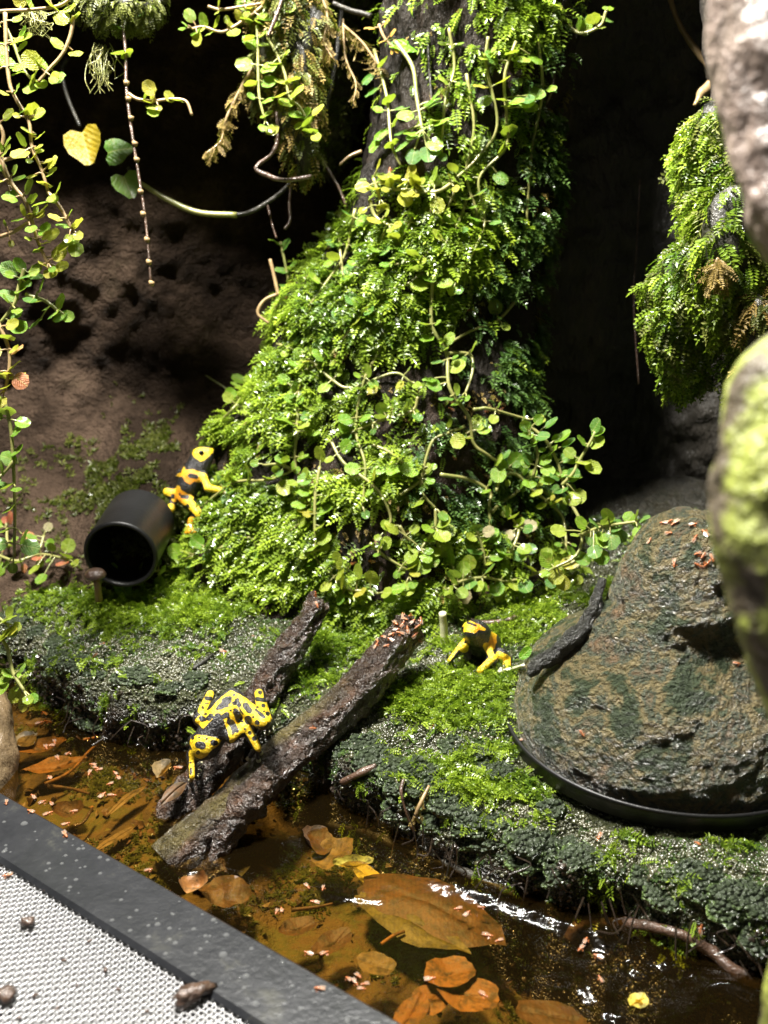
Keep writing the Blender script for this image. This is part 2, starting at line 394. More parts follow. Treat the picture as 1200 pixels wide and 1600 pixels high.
# ------------------------------------------------------------------ back wall of the tank
def build_wall():
    us = np.linspace(-3.4, 3.4, 260); zs = np.linspace(-0.3, 5.0, 200)
    U, Z = np.meshgrid(us, zs)
    Y = 5.25 - 0.10 * np.clip(np.abs(U) - 1.0, 0, 9) ** 2
    p = np.stack([U, Y, Z], -1).reshape(-1, 3)
    n = fbm(p * np.array((1, 1, 0.8)), 1.5, 31, 5).reshape(U.shape)
    n2 = fbm(p, 10, 35, 4).reshape(U.shape)
    left = np.clip((-U - 0.55) / 0.5, 0, 1)
    Y = Y - 0.14 * n - 0.03 * n2 - left * 1.2 * np.exp(-((Z - 0.15) / 0.52) ** 2) - .45 * np.exp(-(((U + 1.16) / .24) ** 2 + ((Z - .62) / .24) ** 2))
    dark = U > 0.45
    V = np.stack([U, Y, Z], -1).reshape(-1, 3)
    fm = (dark[:-1, :-1]).ravel().astype(int)
    o = link('back_wall', mesh_np('back_wall', V, grid_faces(len(us), len(zs)), [M['wall'], M['dark_wall']], True, None, fm))
    tag(o, 'lumpy dark brown rock wall at the back of the terrarium', kind='structure')
    return V, grid_faces(len(us), len(zs))
WV, WF = build_wall()

# unseen shelf added above the frame to shade the back wall, over the creepers
def build_shelf():
    us = np.linspace(-3.4, 3.4, 180); ang = np.linspace(0, 2 * math.pi, 60, endpoint=False)
    V = []
    for u in us:
        front = 4.50 + .0 * u + .42 * math.exp(-((u - .15) / .45) ** 2) + .12 * math.sin(2.3 * u)
        for a in ang: V.append((u, (front + 5.7) / 2 - (5.7 - front) / 2 * math.copysign(abs(math.cos(a)) ** .7, math.cos(a)), 3.32 + .2 * math.copysign(abs(math.sin(a)) ** .7, math.sin(a)) + .03 * (u ** 2) * .2))
    V = np.array(V); n = fbm(V, 2.2, 41, 4); V[:, 2] += .05 * n; V[:, 1] += .10 * n
    F = grid_faces(60, len(us), True)
    t = thing('shade_shelf', 'unseen rock shelf added above the frame to shade the back wall, creepers hanging from it', 'rock shelf', (0, 4.8, 3.3)); part('rock', V, F, [M['ledge']], t)
build_shelf()

# ------------------------------------------------------------------ water: a thin real surface with ripples and a meniscus
def water_mat():
    m, nt, b, out = nodes('pool_water'); nt.nodes.remove(b); co = coords(nt)
    bn = bump(nt, [(noise_node(nt, co, 11, 3, 0.5, 0.5), 1.0), (noise_node(nt, co, 30, 2), 0.12)], 0.005)
    g = N(nt, 'ShaderNodeBsdfGlossy'); g.inputs['Roughness'].default_value = 0.085; nt.links.new(bn, g.inputs['Normal'])
    t = N(nt, 'ShaderNodeBsdfTransparent'); t.inputs['Color'].default_value = (0.80, 0.64, 0.34, 1)
    f = N(nt, 'ShaderNodeFresnel'); f.inputs['IOR'].default_value = 1.36; nt.links.new(bn, f.inputs['Normal'])
    mx = N(nt, 'ShaderNodeMixShader'); nt.links.new(f.outputs[0], mx.inputs[0]); nt.links.new(t.outputs[0], mx.inputs[1]); nt.links.new(g.outputs[0], mx.inputs[2])
    df = N(nt, 'ShaderNodeBsdfDiffuse'); df.inputs['Color'].default_value = (.10, .062, .018, 1); m2 = N(nt, 'ShaderNodeMixShader'); m2.inputs[0].default_value = .028      # tannin and silt in the water
    nt.links.new(mx.outputs[0], m2.inputs[1]); nt.links.new(df.outputs[0], m2.inputs[2]); nt.links.new(m2.outputs[0], out.inputs['Surface']); return m
M['water'] = water_mat()
def seg_d2(P, a, b):
    ba = b - a; t = np.clip(((P - a) @ ba) / max(ba @ ba, 1e-9), 0, 1); return np.linalg.norm(P - a - t[:, None] * ba, axis=1)
def build_water():
    xs = np.linspace(-2.3, 1.7, 700); ys = np.linspace(1.3, 4.0, 470)
    X, Y = np.meshgrid(xs, ys); p = np.stack([X, Y, 0 * X], -1).reshape(-1, 3)
    d = bank_d(X, Y)
    c = on_z(1040, 1530, 0); w = np.exp(-(((X - c[0]) / 0.42) ** 2 + ((Y - c[1]) / 0.22) ** 2))
    c2 = on_z(350, 1352, 0); w2 = np.exp(-(((X - c2[0]) / 0.2) ** 2 + ((Y - c2[1]) / 0.09) ** 2))
    c3 = on_z(560, 1400, 0); w3 = np.exp(-(((X - c3[0]) / 0.3) ** 2 + ((Y - c3[1]) / 0.05) ** 2))
    rip = fbm(p * np.array((0.55, 1.6, 1)), 6.0, 51, 2).reshape(X.shape)
    Z = 0.016 * np.exp(-((d + 0.1) / 0.045) ** 2) + (0.016 * w + 0.008 * w2 + 0.008 * w3) * rip
    def ridge(pts, amp, wid):                                # a standing wavelet along a line
        q = np.array([on_z(a, b, 0)[:2] for a, b in pts]); XY = np.stack([X.ravel(), Y.ravel()], 1); XY = XY + .022 * np.stack([noise(p, 5, 55), noise(p, 5, 56)], 1)
        dd = np.min([seg_d2(XY, q[i], q[i + 1]) for i in range(len(q) - 1)], 0).reshape(X.shape)
        return amp * np.exp(-(dd / wid) ** 2) * np.clip(.6 + .6 * noise(p, 6, 57).reshape(X.shape), 0, 1.2)
    Z = Z + ridge([(955, 1466), (1010, 1480), (1060, 1510), (1130, 1535), (1250, 1590)], .020, .026) + ridge([(1000, 1510), (1070, 1545)], .012, .022)
    Z = Z + ridge([(262, 1350), (300, 1356), (350, 1348)], .014, .022) + ridge([(372, 1365), (395, 1390), (430, 1400), (520, 1402), (600, 1410)], .006, .022) + ridge([(915, 1530), (940, 1580), (1000, 1600)], .014, .025)
    V = np.stack([X, Y, Z], -1).reshape(-1, 3)
    o = link('water', mesh_np('water', V, grid_faces(len(xs), len(ys)), [M['water']]))
    tag(o, 'shallow tea-coloured pool of clear water', kind='structure')
build_water()

# ------------------------------------------------------------------ mossy stump
ROWS = [(930, 262, 905, 4.38, .66), (845, 300, 885, 4.42, .60), (720, 340, 855, 4.50, .53), (640, 372, 846, 4.56, .47), (560, 424, 840, 4.60, .43), (480, 448, 836, 4.64, .40), (430, 474, 836, 4.67, .38),
        (380, 522, 840, 4.70, .36), (300, 556, 854, 4.75, .33), (200, 582, 868, 4.78, .32), (100, 596, 876, 4.80, .31), (0, 602, 882, 4.82, .30), (-250, 600, 890, 4.85, .30), (-600, 590, 900, 4.9, .3)]
def stump_rows():
    out = []
    for v, xl, xr, yc, ry in ROWS:
        a, b = on_y(xl, v, yc), on_y(xr, v, yc)
        out.append((a[2], (a[0] + b[0]) / 2, (b[0] - a[0]) / 2, yc, ry))
    return np.array(out)
SR = stump_rows(); SR = SR[np.argsort(SR[:, 0])]
def build_stump():
    zs = np.linspace(SR[0, 0] - 0.15, SR[-1, 0], 190); nth = 220
    th = np.linspace(0, 2 * math.pi, nth, endpoint=False)
    cx, rx, cy, ry = (np.interp(zs, SR[:, 0], SR[:, i])[:, None] for i in (1, 2, 3, 4))
    V = np.stack([cx + rx * np.sin(th), cy - ry * np.cos(th), np.repeat(zs[:, None], nth, 1)], -1).reshape(-1, 3)
    c = np.stack([np.repeat(cx, nth, 1), np.repeat(cy, nth, 1), np.repeat(zs[:, None], nth, 1)], -1).reshape(-1, 3)
    nd = V - c; nd /= np.linalg.norm(nd, axis=1)[:, None]
    ridge = fbm(V * np.array((1, 1, 0.35)), 5.5, 61, 4); lump = fbm(V, 2.6, 66, 3); fine = fbm(V, 22, 69, 3)
    V = V + nd * (0.05 * ridge + 0.045 * lump + 0.012 * fine)[:, None]
    F = grid_faces(nth, len(zs), True)
    base = np.array((cx[0, 0], cy[0, 0], 0.42))
    t = thing('mossy_stump', 'tall stump flared at its foot and clothed in bright green moss and creepers', 'stump', base)
    part('bark', V, F, [M['bark']], t)
    return t, V, F
STUMP, SV, SF = build_stump()

def bvh(*vf):
    V, F = join([(v, f) for v, f in vf]); fl = []
    for f in F: fl += f.tolist()
    return BVHTree.FromPolygons(V.tolist(), fl)
BVH = bvh((GV, GF), (WV, WF), (SV, SF))
def hit(px, py, off=0.0, tree=None):
    r = ray(px, py); l = np.linalg.norm(r)
    q, n, i, dist = (tree or BVH).ray_cast(Vector(CAM), Vector(r / l))
    if q is None: return None, None
    n = np.array(n); n = n if n @ r < 0 else -n
    return np.array(q) + n * off, n
# ------------------------------------------------------------------ driftwood logs
def build_log(name, label, tip, base, r0, r1, seed, bare_side):
    n, ns = 110, 64
    t = np.linspace(0, 1, n)
    A = np.asarray(tip); B = np.asarray(base)
    path = A + (B - A) * t[:, None]
    ax = unit(B - A); side = unit(np.cross(ax, (0, 0, 1))); up = np.cross(side, ax)
    wob = fbm(np.stack([t * 3, t * 0, t * 0 + seed], 1), 1, seed, 3) * 0.02
    path = path + wob[:, None] * side + (0.03 * np.sin(t * math.pi))[:, None] * -up * 0.6
    R = r0 + (r1 - r0) * t
    th = np.linspace(0, 2 * math.pi, ns, endpoint=False)
    dirs = np.cos(th)[:, None] * side + np.sin(th)[:, None] * up
    V = path[:, None, :] + R[:, None, None] * dirs[None] * (1 + 0.10 * np.cos(2 * th + 2.5 * t[:, None] + seed)[:, :, None])
    Vf = V.reshape(-1, 3); D = np.repeat(dirs[None], n, 0).reshape(-1, 3); T = np.repeat(t, ns)
    st = np.stack([Vf @ ax * 0.35, Vf @ side, Vf @ up], 1)
    barev = D @ bare_side
    bare = np.clip((barev - 0.50 + 0.40 * fbm(st, 12, seed + 7, 3)) * 4, 0, 1) * np.clip((T - 0.25) / 0.2, 0, 1)
    disp = 0.016 * fbm(st, 16, seed, 4) + 0.008 * fbm(Vf, 48, seed + 3, 3)
    Vf = Vf + D * (disp * (1 - 0.75 * bare))[:, None]
    e = np.exp(-T / 0.02)[:, None]                       # ragged broken tip
    Vf = Vf + ax * e * (0.03 * fbm(D * 2.0, 3, seed, 3))[:, None]
    F = [grid_faces(ns, n, True)]
    c1 = Vf[:ns].mean(0) + ax * 0.015; c2 = Vf[-ns:].mean(0); k = np.arange(ns); a = n * ns
    ring = c1 + (Vf[:ns] - c1) * 0.55 + ax * (0.02 * RNG.normal(size=(ns, 1)))
    V2 = np.vstack([Vf, [c1], [c2], ring])
    F.append(np.stack([k, (k + 1) % ns, a + 2 + (k + 1) % ns, a + 2 + k], 1)[:, ::-1])
    F.append(np.stack([np.full(ns, a), a + 2 + (k + 1) % ns, a + 2 + k], 1)[:, ::-1])
    F.append(np.stack([np.full(ns, a + 1), (n - 1) * ns + k, (n - 1) * ns + (k + 1) % ns], 1))
    me = mesh_np(name, V2, F, [M['log']], True, {'bare': np.concatenate([bare, np.zeros(2 + ns)])})
    tag(link(name, me), label, 'log'); return V2, F
L1A, L1B = on_z(648, 984, .47), on_z(262, 1352, -.05)
L2A, L2B = on_z(492, 944, .50), on_z(262, 1290, -.05)
LOG1 = build_log('driftwood_log', 'thicker wet driftwood log with a tip crowded by flies, its foot standing in the pool', L1A, L1B, .068, .078, 3, unit((-0.75, -0.2, 0.55)))
LOG2 = build_log('driftwood_log', 'thinner wet driftwood log behind, running up from under the spotted frog to the moss', L2A, L2B, .058, .064, 9, unit((-0.8, -0.1, -0.4)))
# ------------------------------------------------------------------ stone-like hide on its black dish
HC = on_z(1043, 1128, 0.27)
HIDE_PROF = [(-0.02, .535), (.05, .54), (.11, .53), (.19, .50), (.26, .448), (.31, .382), (.37, .308), (.44, .262), (.52, .240), (.60, .226), (.68, .205), (.74, .168), (.78, .115), (.797, .05), (.80, .0)]
def build_hide():
    t = thing('rock_hide', 'bell-shaped grey-green stone hide standing on a black dish, flies on its crown', 'rock hide', HC)
    prof = smooth_path([(r, z, 0) for z, r in HIDE_PROF], 12); nth = 300
    th = np.linspace(0, 2 * math.pi, nth, endpoint=False)
    r = np.maximum(prof[:, 0], 0.002)[:, None]; z = np.repeat(prof[:, 1][:, None], nth, 1)
    lean = 0.035 * np.clip(z - .2, 0, 1)
    X = r * np.cos(th) * 1.02 + lean; Y = r * np.sin(th) * 0.98
    V = np.stack([X, Y, z], -1).reshape(-1, 3)
    nd = np.stack([X - lean, Y, 0.25 * z], -1).reshape(-1, 3); nd /= np.linalg.norm(nd, axis=1)[:, None] + 1e-9
    amp = np.clip(V[:, 2] / .06, 0, 1)
    big = fbm(V, 3.0, 71, 3); mid = fbm(V, 10, 75, 4); fine = fbm(V, 36, 79, 3)
    ridge = np.abs(fbm(V, 2.6, 83, 3)) + .12 * (fbm(V, 3, 87, 2) + .5)
    crack = np.exp(-(ridge / 0.05) ** 2)
    disp = .011 * big + .009 * mid + .006 * fine - .009 * crack
    W = V + HC
    # the overhanging brow on the right with a shaded hollow beneath, and a small hollow lower left
    px, py, _ = to_px(W); front = V[:, 1] < 0.1
    px = px + 26 * fbm(V, 7, 91, 3); py = py + 15 * fbm(V, 8, 95, 3)
    def blob(cx, cy, sx, sy): return np.exp(-((px - cx) / sx) ** 2 - ((py - cy) / sy) ** 2) * front
    disp += .030 * blob(1105, 975, 60, 26) - .022 * blob(1110, 1030, 56, 26) + .016 * blob(985, 985, 50, 18) - .014 * blob(1000, 1008, 60, 12) - .030 * blob(925, 1108, 34, 16) + .03 * blob(1050, 1100, 70, 45)
    disp -= .016 * blob(962, 930, 38, 7)
    V = V + nd * (disp * amp)[:, None]
    part('shell', V + HC, grid_faces(nth, len(prof), True), [M['hide']], t)
    # arched lip of the entrance on the rear left flank
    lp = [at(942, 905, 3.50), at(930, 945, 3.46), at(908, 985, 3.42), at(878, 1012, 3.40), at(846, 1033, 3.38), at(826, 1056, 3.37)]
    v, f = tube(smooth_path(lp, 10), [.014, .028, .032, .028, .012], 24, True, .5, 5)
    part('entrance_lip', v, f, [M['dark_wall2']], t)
    # the dish
    d = thing('dish', 'round black plastic dish under the bell-shaped stone hide', 'dish', HC - np.array((0, 0, .07)))
    prof = [(.0, -.03), (.545, -.03), (.56, -.02), (.570, .030), (.575, .044), (.568, .050), (.561, .044), (.556, -.005), (.0, -.008)]
    th = np.linspace(0, 2 * math.pi, 128, endpoint=False)
    V = np.array([(rr * math.cos(a) * 1.02, rr * math.sin(a) * .98, zz - .03) for rr, zz in prof for a in th])
    part('rim', V + HC, grid_faces(128, len(prof), True), [M['blackplastic']], d)
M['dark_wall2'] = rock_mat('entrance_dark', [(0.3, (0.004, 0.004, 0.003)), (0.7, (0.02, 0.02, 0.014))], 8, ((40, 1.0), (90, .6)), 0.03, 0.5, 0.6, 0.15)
build_hide()
HIDE = bpy.data.objects['shell']
def obj_vf(o):
    me = o.data; V = np.empty(len(me.vertices) * 3, np.float32); me.vertices.foreach_get('co', V); V = V.reshape(-1, 3) + np.array(o.location)
    if o.parent: V = V + np.array(o.parent.location)
    return V, [np.array([p.vertices[:] for p in me.polygons if len(p.vertices) == k]) for k in (3, 4) if any(len(p.vertices) == k for p in me.polygons)]
HV = obj_vf(HIDE)
BVH = bvh((GV, GF), (WV, WF), (SV, SF), LOG1, LOG2, HV)
TREE_GROUND = bvh((GV, GF)); TREE_STUMP = bvh((SV, SF), (GV, GF)); TREE_BANK = bvh((GV, GF), LOG1, LOG2)

# ------------------------------------------------------------------ black pipe
def build_pipe():
    c = on_y(188, 868, 3.92); ax = unit((-0.03, -1, -.10)); R = .158
    t = thing('drain_pipe', 'open end of a black plastic pipe poking out of the wall foot', 'pipe', c)
    side = unit(np.cross(ax, (0, 0, 1))); up = np.cross(side, ax)
    th = np.linspace(0, 2 * math.pi, 96, endpoint=False); ring = np.cos(th)[:, None] * side + np.sin(th)[:, None] * up
    prof = [(R, .34), (R, .02), (R + .003, .008), (R, .0), (R - .008, -.004), (R - .016, .0), (R - .018, .02), (R - .018, .32), (0.001, .33)]
    V = np.vstack([c - ax * b + ring * a for a, b in prof])
    part('tube', V, grid_faces(96, len(prof), True), [M['blackplastic']], t)
    m = on_y(149, 899, 3.78)
    t2 = thing('mushroom', 'small brown domed mushroom in front of the pipe mouth', 'mushroom', m - np.array((0, 0, .08)))
    prof = smooth_path([(.0, .03, 0), (.025, .026, 0), (.042, .010, 0), (.044, -.004, 0), (.03, -.010, 0), (.012, -.012, 0)], 5); ns = 28
    th = np.linspace(0, 2 * math.pi, ns, endpoint=False)
    V = np.array([(max(p[0], .0005) * math.cos(a), max(p[0], .0005) * math.sin(a), p[1]) for p in prof for a in th]) + m
    part('cap', V, grid_faces(ns, len(prof), True), [M['stem_brown']], t2)
    v, f = tube([m + (0, 0, -.01), m + (.004, 0, -.05), m + (0, .01, -.12)], [.013, .016], 10); part('stalk', v, f, [M['stem_tan']], t2)
build_pipe()

# ------------------------------------------------------------------ front frame bar and stainless mesh
def build_front():
    zt = .20
    a1, a2 = on_z(-330, 1045, zt), on_z(860, 1728, zt)         # far edge of the bar
    b1, b2 = on_z(-330, 1130, zt), on_z(620, 1745, zt)         # near edge
    ax = unit((a2 - a1)); n = unit(np.cross((0, 0, 1), ax)); n = n if n[1] < 0 else -n
    w = float(np.mean([(b1 - a1) @ n, (b2 - a1) @ n]))
    L = float(np.linalg.norm(a2 - a1))
    m, nt, b, out = nodes('wet_frame_plastic'); co = coords(nt)
    nn = noise_node(nt, co, 5, 9, .7); sp = N(nt, 'ShaderNodeTexVoronoi', feature='F1'); sp.inputs['Scale'].default_value = 26; nt.links.new(co, sp.inputs['Vector'])
    drop = ramp(nt, sp.outputs['Distance'], [(.10, (1, 1, 1)), (.2, (0, 0, 0))])
    c = ramp(nt, nn, [(.35, (.012, .013, .015)), (.58, (.022, .023, .026)), (.72, (.06, .06, .05))]); nt.links.new(c, b.inputs['Base Color'])
    nt.links.new(bump(nt, [(noise_node(nt, co, 40, 3), .3)], .006), b.inputs['Normal']); b.inputs['Roughness'].default_value = .28
    M['frame'] = m
    t = thing('frame_bar', 'wet black plastic frame bar crossing the lower left corner', 'frame bar', a1 + ax * L / 2)
    prof = [(0.0, -.32), (0.0, -.012), (.012, 0.0), (w - .012, 0.0), (w, -.012), (w, -.32)]
    ks = np.linspace(0, 1, 60)
    V = np.array([a1 + ax * L * k + n * p + np.array((0, 0, q)) for p, q in prof for k in ks])
    part('bar', V, grid_faces(60, len(prof)), [M['frame']], t, smooth=False)
    # droplets standing on the bar
    ps = []
    s = np.linspace(0, 2 * math.pi, 10, endpoint=False)
    for i in range(190):
        k = 1 - .75 * RNG.random() ** 1.8; r = RNG.uniform(.003, .008) * (1.5 if RNG.random() < .12 else 1); c0 = a1 + ax * L * k + n * RNG.uniform(.02, w - .02)
        V = np.vstack([[c0 + (r * math.cos(a), r * math.sin(a) * .9, 0.0005) for a in s], [c0 + (.7 * r * math.cos(a), .7 * r * math.sin(a), r * .35) for a in s], [c0 + (0, 0, r * .5)]])
        q = np.arange(10); ps.append((V, [np.stack([q, (q + 1) % 10, 10 + (q + 1) % 10, 10 + q], 1), np.stack([10 + q, 10 + (q + 1) % 10, np.full(10, 20)], 1)]))
    V, F = join(ps)
    md, nt, b, out = nodes('water_drop'); b.inputs['Base Color'].default_value = (.35, .36, .36, 1); b.inputs['Roughness'].default_value = .03; b.inputs['Alpha'].default_value = .2; b.inputs['IOR'].default_value = 1.33
    M['drop'] = md
    part('water_drops', V, F, [md], t, kind='stuff')
    # mesh screen: a pale backing under a woven wire cloth
    o0 = a1 + n * (w + .002) + np.array((0, 0, -.02))
    t2 = thing('mesh_screen', 'pale stainless wire mesh screen below the black bar, specked with dirt', 'mesh screen', o0 + ax * L / 2)
    W = 1.25
    mb, nt, b, out = nodes('mesh_backing'); co = coords(nt)
    nt.links.new(ramp(nt, noise_node(nt, co, 6, 6), [(.3, (.15, .14, .12)), (.5, (.33, .325, .32)), (.8, (.26, .235, .19))]), b.inputs['Base Color']); b.inputs['Roughness'].default_value = .6
    V = np.array([o0 + ax * L * k + n * q + np.array((0, 0, z)) for q, z in ((0, -.02), (W, -.02)) for k in (0, .25, .5, .75, 1)])
    part('backing', V, grid_faces(5, 2), [mb], t2, smooth=False)
    mw, nt, b, out = nodes('steel_wire'); b.inputs['Base Color'].default_value = (.40, .40, .41, 1); b.inputs['Metallic'].default_value = .7; b.inputs['Roughness'].default_value = .3
    pitch, r = .0145, .0036; ps = []
    for k in np.arange(0.01, L, pitch):
        p = np.array([o0 + ax * k + n * q for q in np.arange(0, W, pitch)]); p[:, 2] += .0028 * np.cos(np.arange(len(p)) * math.pi + round(k / pitch) * math.pi)
        ps.append(tube(p, r, 4, False))
    for j, q in enumerate(np.arange(0.006, W, pitch)):
        p = np.array([o0 + ax * k + n * q for k in np.arange(0.01, L, pitch)]); p[:, 2] -= .0028 * np.cos(np.arange(len(p)) * math.pi + j * math.pi)
        ps.append(tube(p, r, 4, False))
    V, F = join(ps); part('wire_cloth', V, F, [mw], t2, kind='stuff')
    return a1, ax, n, w, L, zt
FRONT = build_front()
def crumb(name, label, cat, c, size, seed, mat, group=None, squash=(1, .6, .45), rot=0.4):
    th = np.linspace(0, 2 * math.pi, 14, endpoint=False); ph = np.linspace(.05, math.pi - .05, 8)
    V = np.array([(math.sin(p) * math.cos(a), math.sin(p) * math.sin(a), math.cos(p)) for p in ph for a in th])
    V = V * (1 + .55 * fbm(V + seed * 3.1, 2.4, seed, 4))[:, None] * np.array(squash) * size
    ca, sa = math.cos(rot), math.sin(rot); V = V @ np.array(((ca, sa, 0), (-sa, ca, 0), (0, 0, 1)))
    o = link(name, mesh_np(name, V, grid_faces(14, 8, True), [M[mat]]), None, c); return tag(o, label, cat, group)
zt = FRONT[5]
crumb('bark_chip', 'dark wet chip of bark lying across the bar edge and the mesh', 'bark chip', on_z(300, 1552, zt + .005), .052, 1, 'stem_brown', rot=.6, squash=(1, .42, .35))
crumb('dirt_clump', 'dark crumbly dirt clump on the pale mesh nearest the bar', 'dirt', on_z(43, 1440, zt), .019, 2, 'stem_brown', squash=(1, .8, .6))
crumb('dirt_clump', 'larger dark dirt clump on the mesh at the picture edge', 'dirt', on_z(8, 1552, zt), .026, 3, 'stem_brown', squash=(1, .8, .6))
for i, (x, y, s) in enumerate([(100, 1500, .012), (55, 1555, .014), (165, 1515, .016), (185, 1545, .010), (140, 1470, .012), (70, 1390, .012), (230, 1580, .012), (90, 1575, .011), (120, 1540, .009), (30, 1590, .011)]):
    crumb('dirt_speck', 'small brown speck of dirt scattered on the pale mesh', 'dirt speck', on_z(x, y, zt - .012), s * .55, 10 + i, 'stem_brown', 'dirt specks on the mesh', rot=i)

# ------------------------------------------------------------------ wood close to the lens on the right
def blob_path(name, label, cat, pts, radii, matname, rough, seed, ns=72, nper=22):
    v, f = tube(smooth_path(pts, nper), radii, ns, True)
    c = v.mean(0); P = v
    path = smooth_path(pts, nper)
    near = path[np.argmin(((v[:, None, :] - path[None, ::4]) ** 2).sum(-1), 1) * 4 if len(path) > 4 else 0]
    nd = v - near; nd /= np.linalg.norm(nd, axis=1)[:, None] + 1e-9
    v = v + nd * (rough * fbm(v, 4, seed, 4) + .3 * rough * fbm(v, 16, seed + 4, 3))[:, None]
    o = link(name, mesh_np(name, v, f, [M[matname]])); return tag(o, label, cat), v, f
M['pale_wood'] = rock_mat('smooth_driftwood', [(0.3, (0.09, 0.065, 0.055)), (0.5, (0.20, 0.15, 0.125)), (0.72, (0.34, 0.27, 0.22))], 5, ((18, 1.0),), 0.03, 0.5, 0.3, .25)
M['algae_rock'] = rock_mat('algae_stone', [(0.3, (0.05, 0.035, 0.025)), (0.44, (0.09, 0.07, 0.04)), (0.52, (0.26, 0.30, 0.05)), (0.8, (0.36, 0.38, 0.08))], 7, ((22, 1.0),), 0.03, 0.6, 0.2, .3)
blob_path('driftwood_branch', 'smooth pinkish driftwood branch out of focus at the upper right edge', 'branch', [at(1240, -240, 1.75), at(1222, -40, 1.75), at(1236, 140, 1.72), at(1262, 290, 1.70), at(1300, 400, 1.68), at(1370, 520, 1.66)], [.13, .132, .125, .11, .09, .06], 'pale_wood', .018, 91)
blob_path('mossy_stone', 'rounded yellow-green algae-covered stone out of focus at the right edge', 'stone', [at(1330, 540, 1.62), at(1262, 620, 1.60), at(1232, 720, 1.58), at(1236, 830, 1.57), at(1262, 950, 1.57), at(1300, 1100, 1.58), at(1340, 1300, 1.6), at(1340, 1300, 1.6) + np.array((.06, .05, -.6)), at(1340, 1300, 1.6) + np.array((.10, .06, -1.45))], [.09, .125, .127, .115, .10, .09, .12, .13], 'algae_rock', .016, 95)
M['stub'] = rock_mat('stub_wood', [(0.3, (0.05, 0.035, 0.016)), (0.7, (0.22, 0.15, 0.08))], 7, ((22, 1.0),), 0.02, 0.5, 0.5, .15, stretch=(1, 1, .4))
blob_path('driftwood_stub', 'rounded brown wood stub standing in the pool at the left edge', 'driftwood', [on_z(-34, 1030, .30), on_z(-22, 1090, .20), on_z(-18, 1180, .05), on_z(-25, 1260, -.10)], [.05, .085, .10, .11], 'stub', .02, 97)
# broad leaf and clear cup edge behind the hide
def log_foot():
    P = [on_z(425, 1205, .19), on_z(392, 1246, .12), on_z(362, 1290, .055), on_z(338, 1335, -.01), on_z(330, 1375, -.08)]
    v, f = tube(smooth_path(P, 14), [.030, .050, .052, .050, .06], 40, True)
    c = smooth_path(P, 14); near = c[np.argmin(((v[:, None] - c[None]) ** 2).sum(-1), 1)]; nd = v - near; nd /= np.linalg.norm(nd, axis=1)[:, None] + 1e-9
    v = v + nd * (.03 * fbm(v * np.array((1, 1, .5)), 14, 301, 4) + .008 * fbm(v, 50, 305, 2))[:, None]
    tag(link('log_stub', mesh_np('log_stub', v, f, [M['log']], True, {'bare': np.zeros(len(v))})), 'ragged rotten stub of wood under the thick log, reaching down into the water', 'wood stub')
log_foot()
# ------------------------------------------------------------------ frogs: one continuous skin grown from a distance field
def surface_nets(f, org, h):
    s = f < 0; nx, ny, nz = f.shape
    cnt = np.zeros((nx - 1, ny - 1, nz - 1), np.int32); acc = np.zeros((nx - 1, ny - 1, nz - 1, 3))
    I, J, K = np.meshgrid(*[np.arange(m - 1) for m in f.shape], indexing='ij')
    crn = [(a, b, c) for a in (0, 1) for b in (0, 1) for c in (0, 1)]
    edges = [(p, q) for p in crn for q in crn if sum(q) - sum(p) == 1 and all(b >= a for a, b in zip(p, q))]
    def sub(a, p): return a[p[0]:nx - 1 + p[0], p[1]:ny - 1 + p[1], p[2]:nz - 1 + p[2]]
    for p, q in edges:
        fa, fb = sub(f, p), sub(f, q); m = (fa < 0) != (fb < 0)
        t = np.where(m, fa / np.where(m, fa - fb, 1), 0); cnt += m
        for ax in range(3): acc[..., ax] += np.where(m, p[ax] + t * (q[ax] - p[ax]), 0)
    act = cnt > 0; idx = -np.ones(cnt.shape, np.int64); idx[act] = np.arange(act.sum())
    V = np.stack([I, J, K], -1)[act] + acc[act] / cnt[act][:, None]
    V = org + V * h; Q = []
    for ax in range(3):
        o1, o2 = [(1, 2), (2, 0), (0, 1)][ax]
        a = [slice(0, m) for m in f.shape]; b = list(a); a[ax] = slice(0, f.shape[ax] - 1); b[ax] = slice(1, f.shape[ax])
        fl = s[tuple(a)] != s[tuple(b)]; inside = s[tuple(a)]
        g = np.argwhere(fl); ok = np.ones(len(g), bool)
        for o in (o1, o2): ok &= (g[:, o] > 0) & (g[:, o] < f.shape[o] - 1)
        g = g[ok]; ins = inside[tuple(g.T)]
        e1 = np.zeros(3, int); e1[o1] = 1; e2 = np.zeros(3, int); e2[o2] = 1
        q = np.stack([idx[tuple((g - e1 - e2).T)], idx[tuple((g - e2).T)], idx[tuple(g.T)], idx[tuple((g - e1).T)]], 1)
        q[~ins] = q[~ins][:, ::-1]; Q.append(q)
    return V, np.vstack(Q)
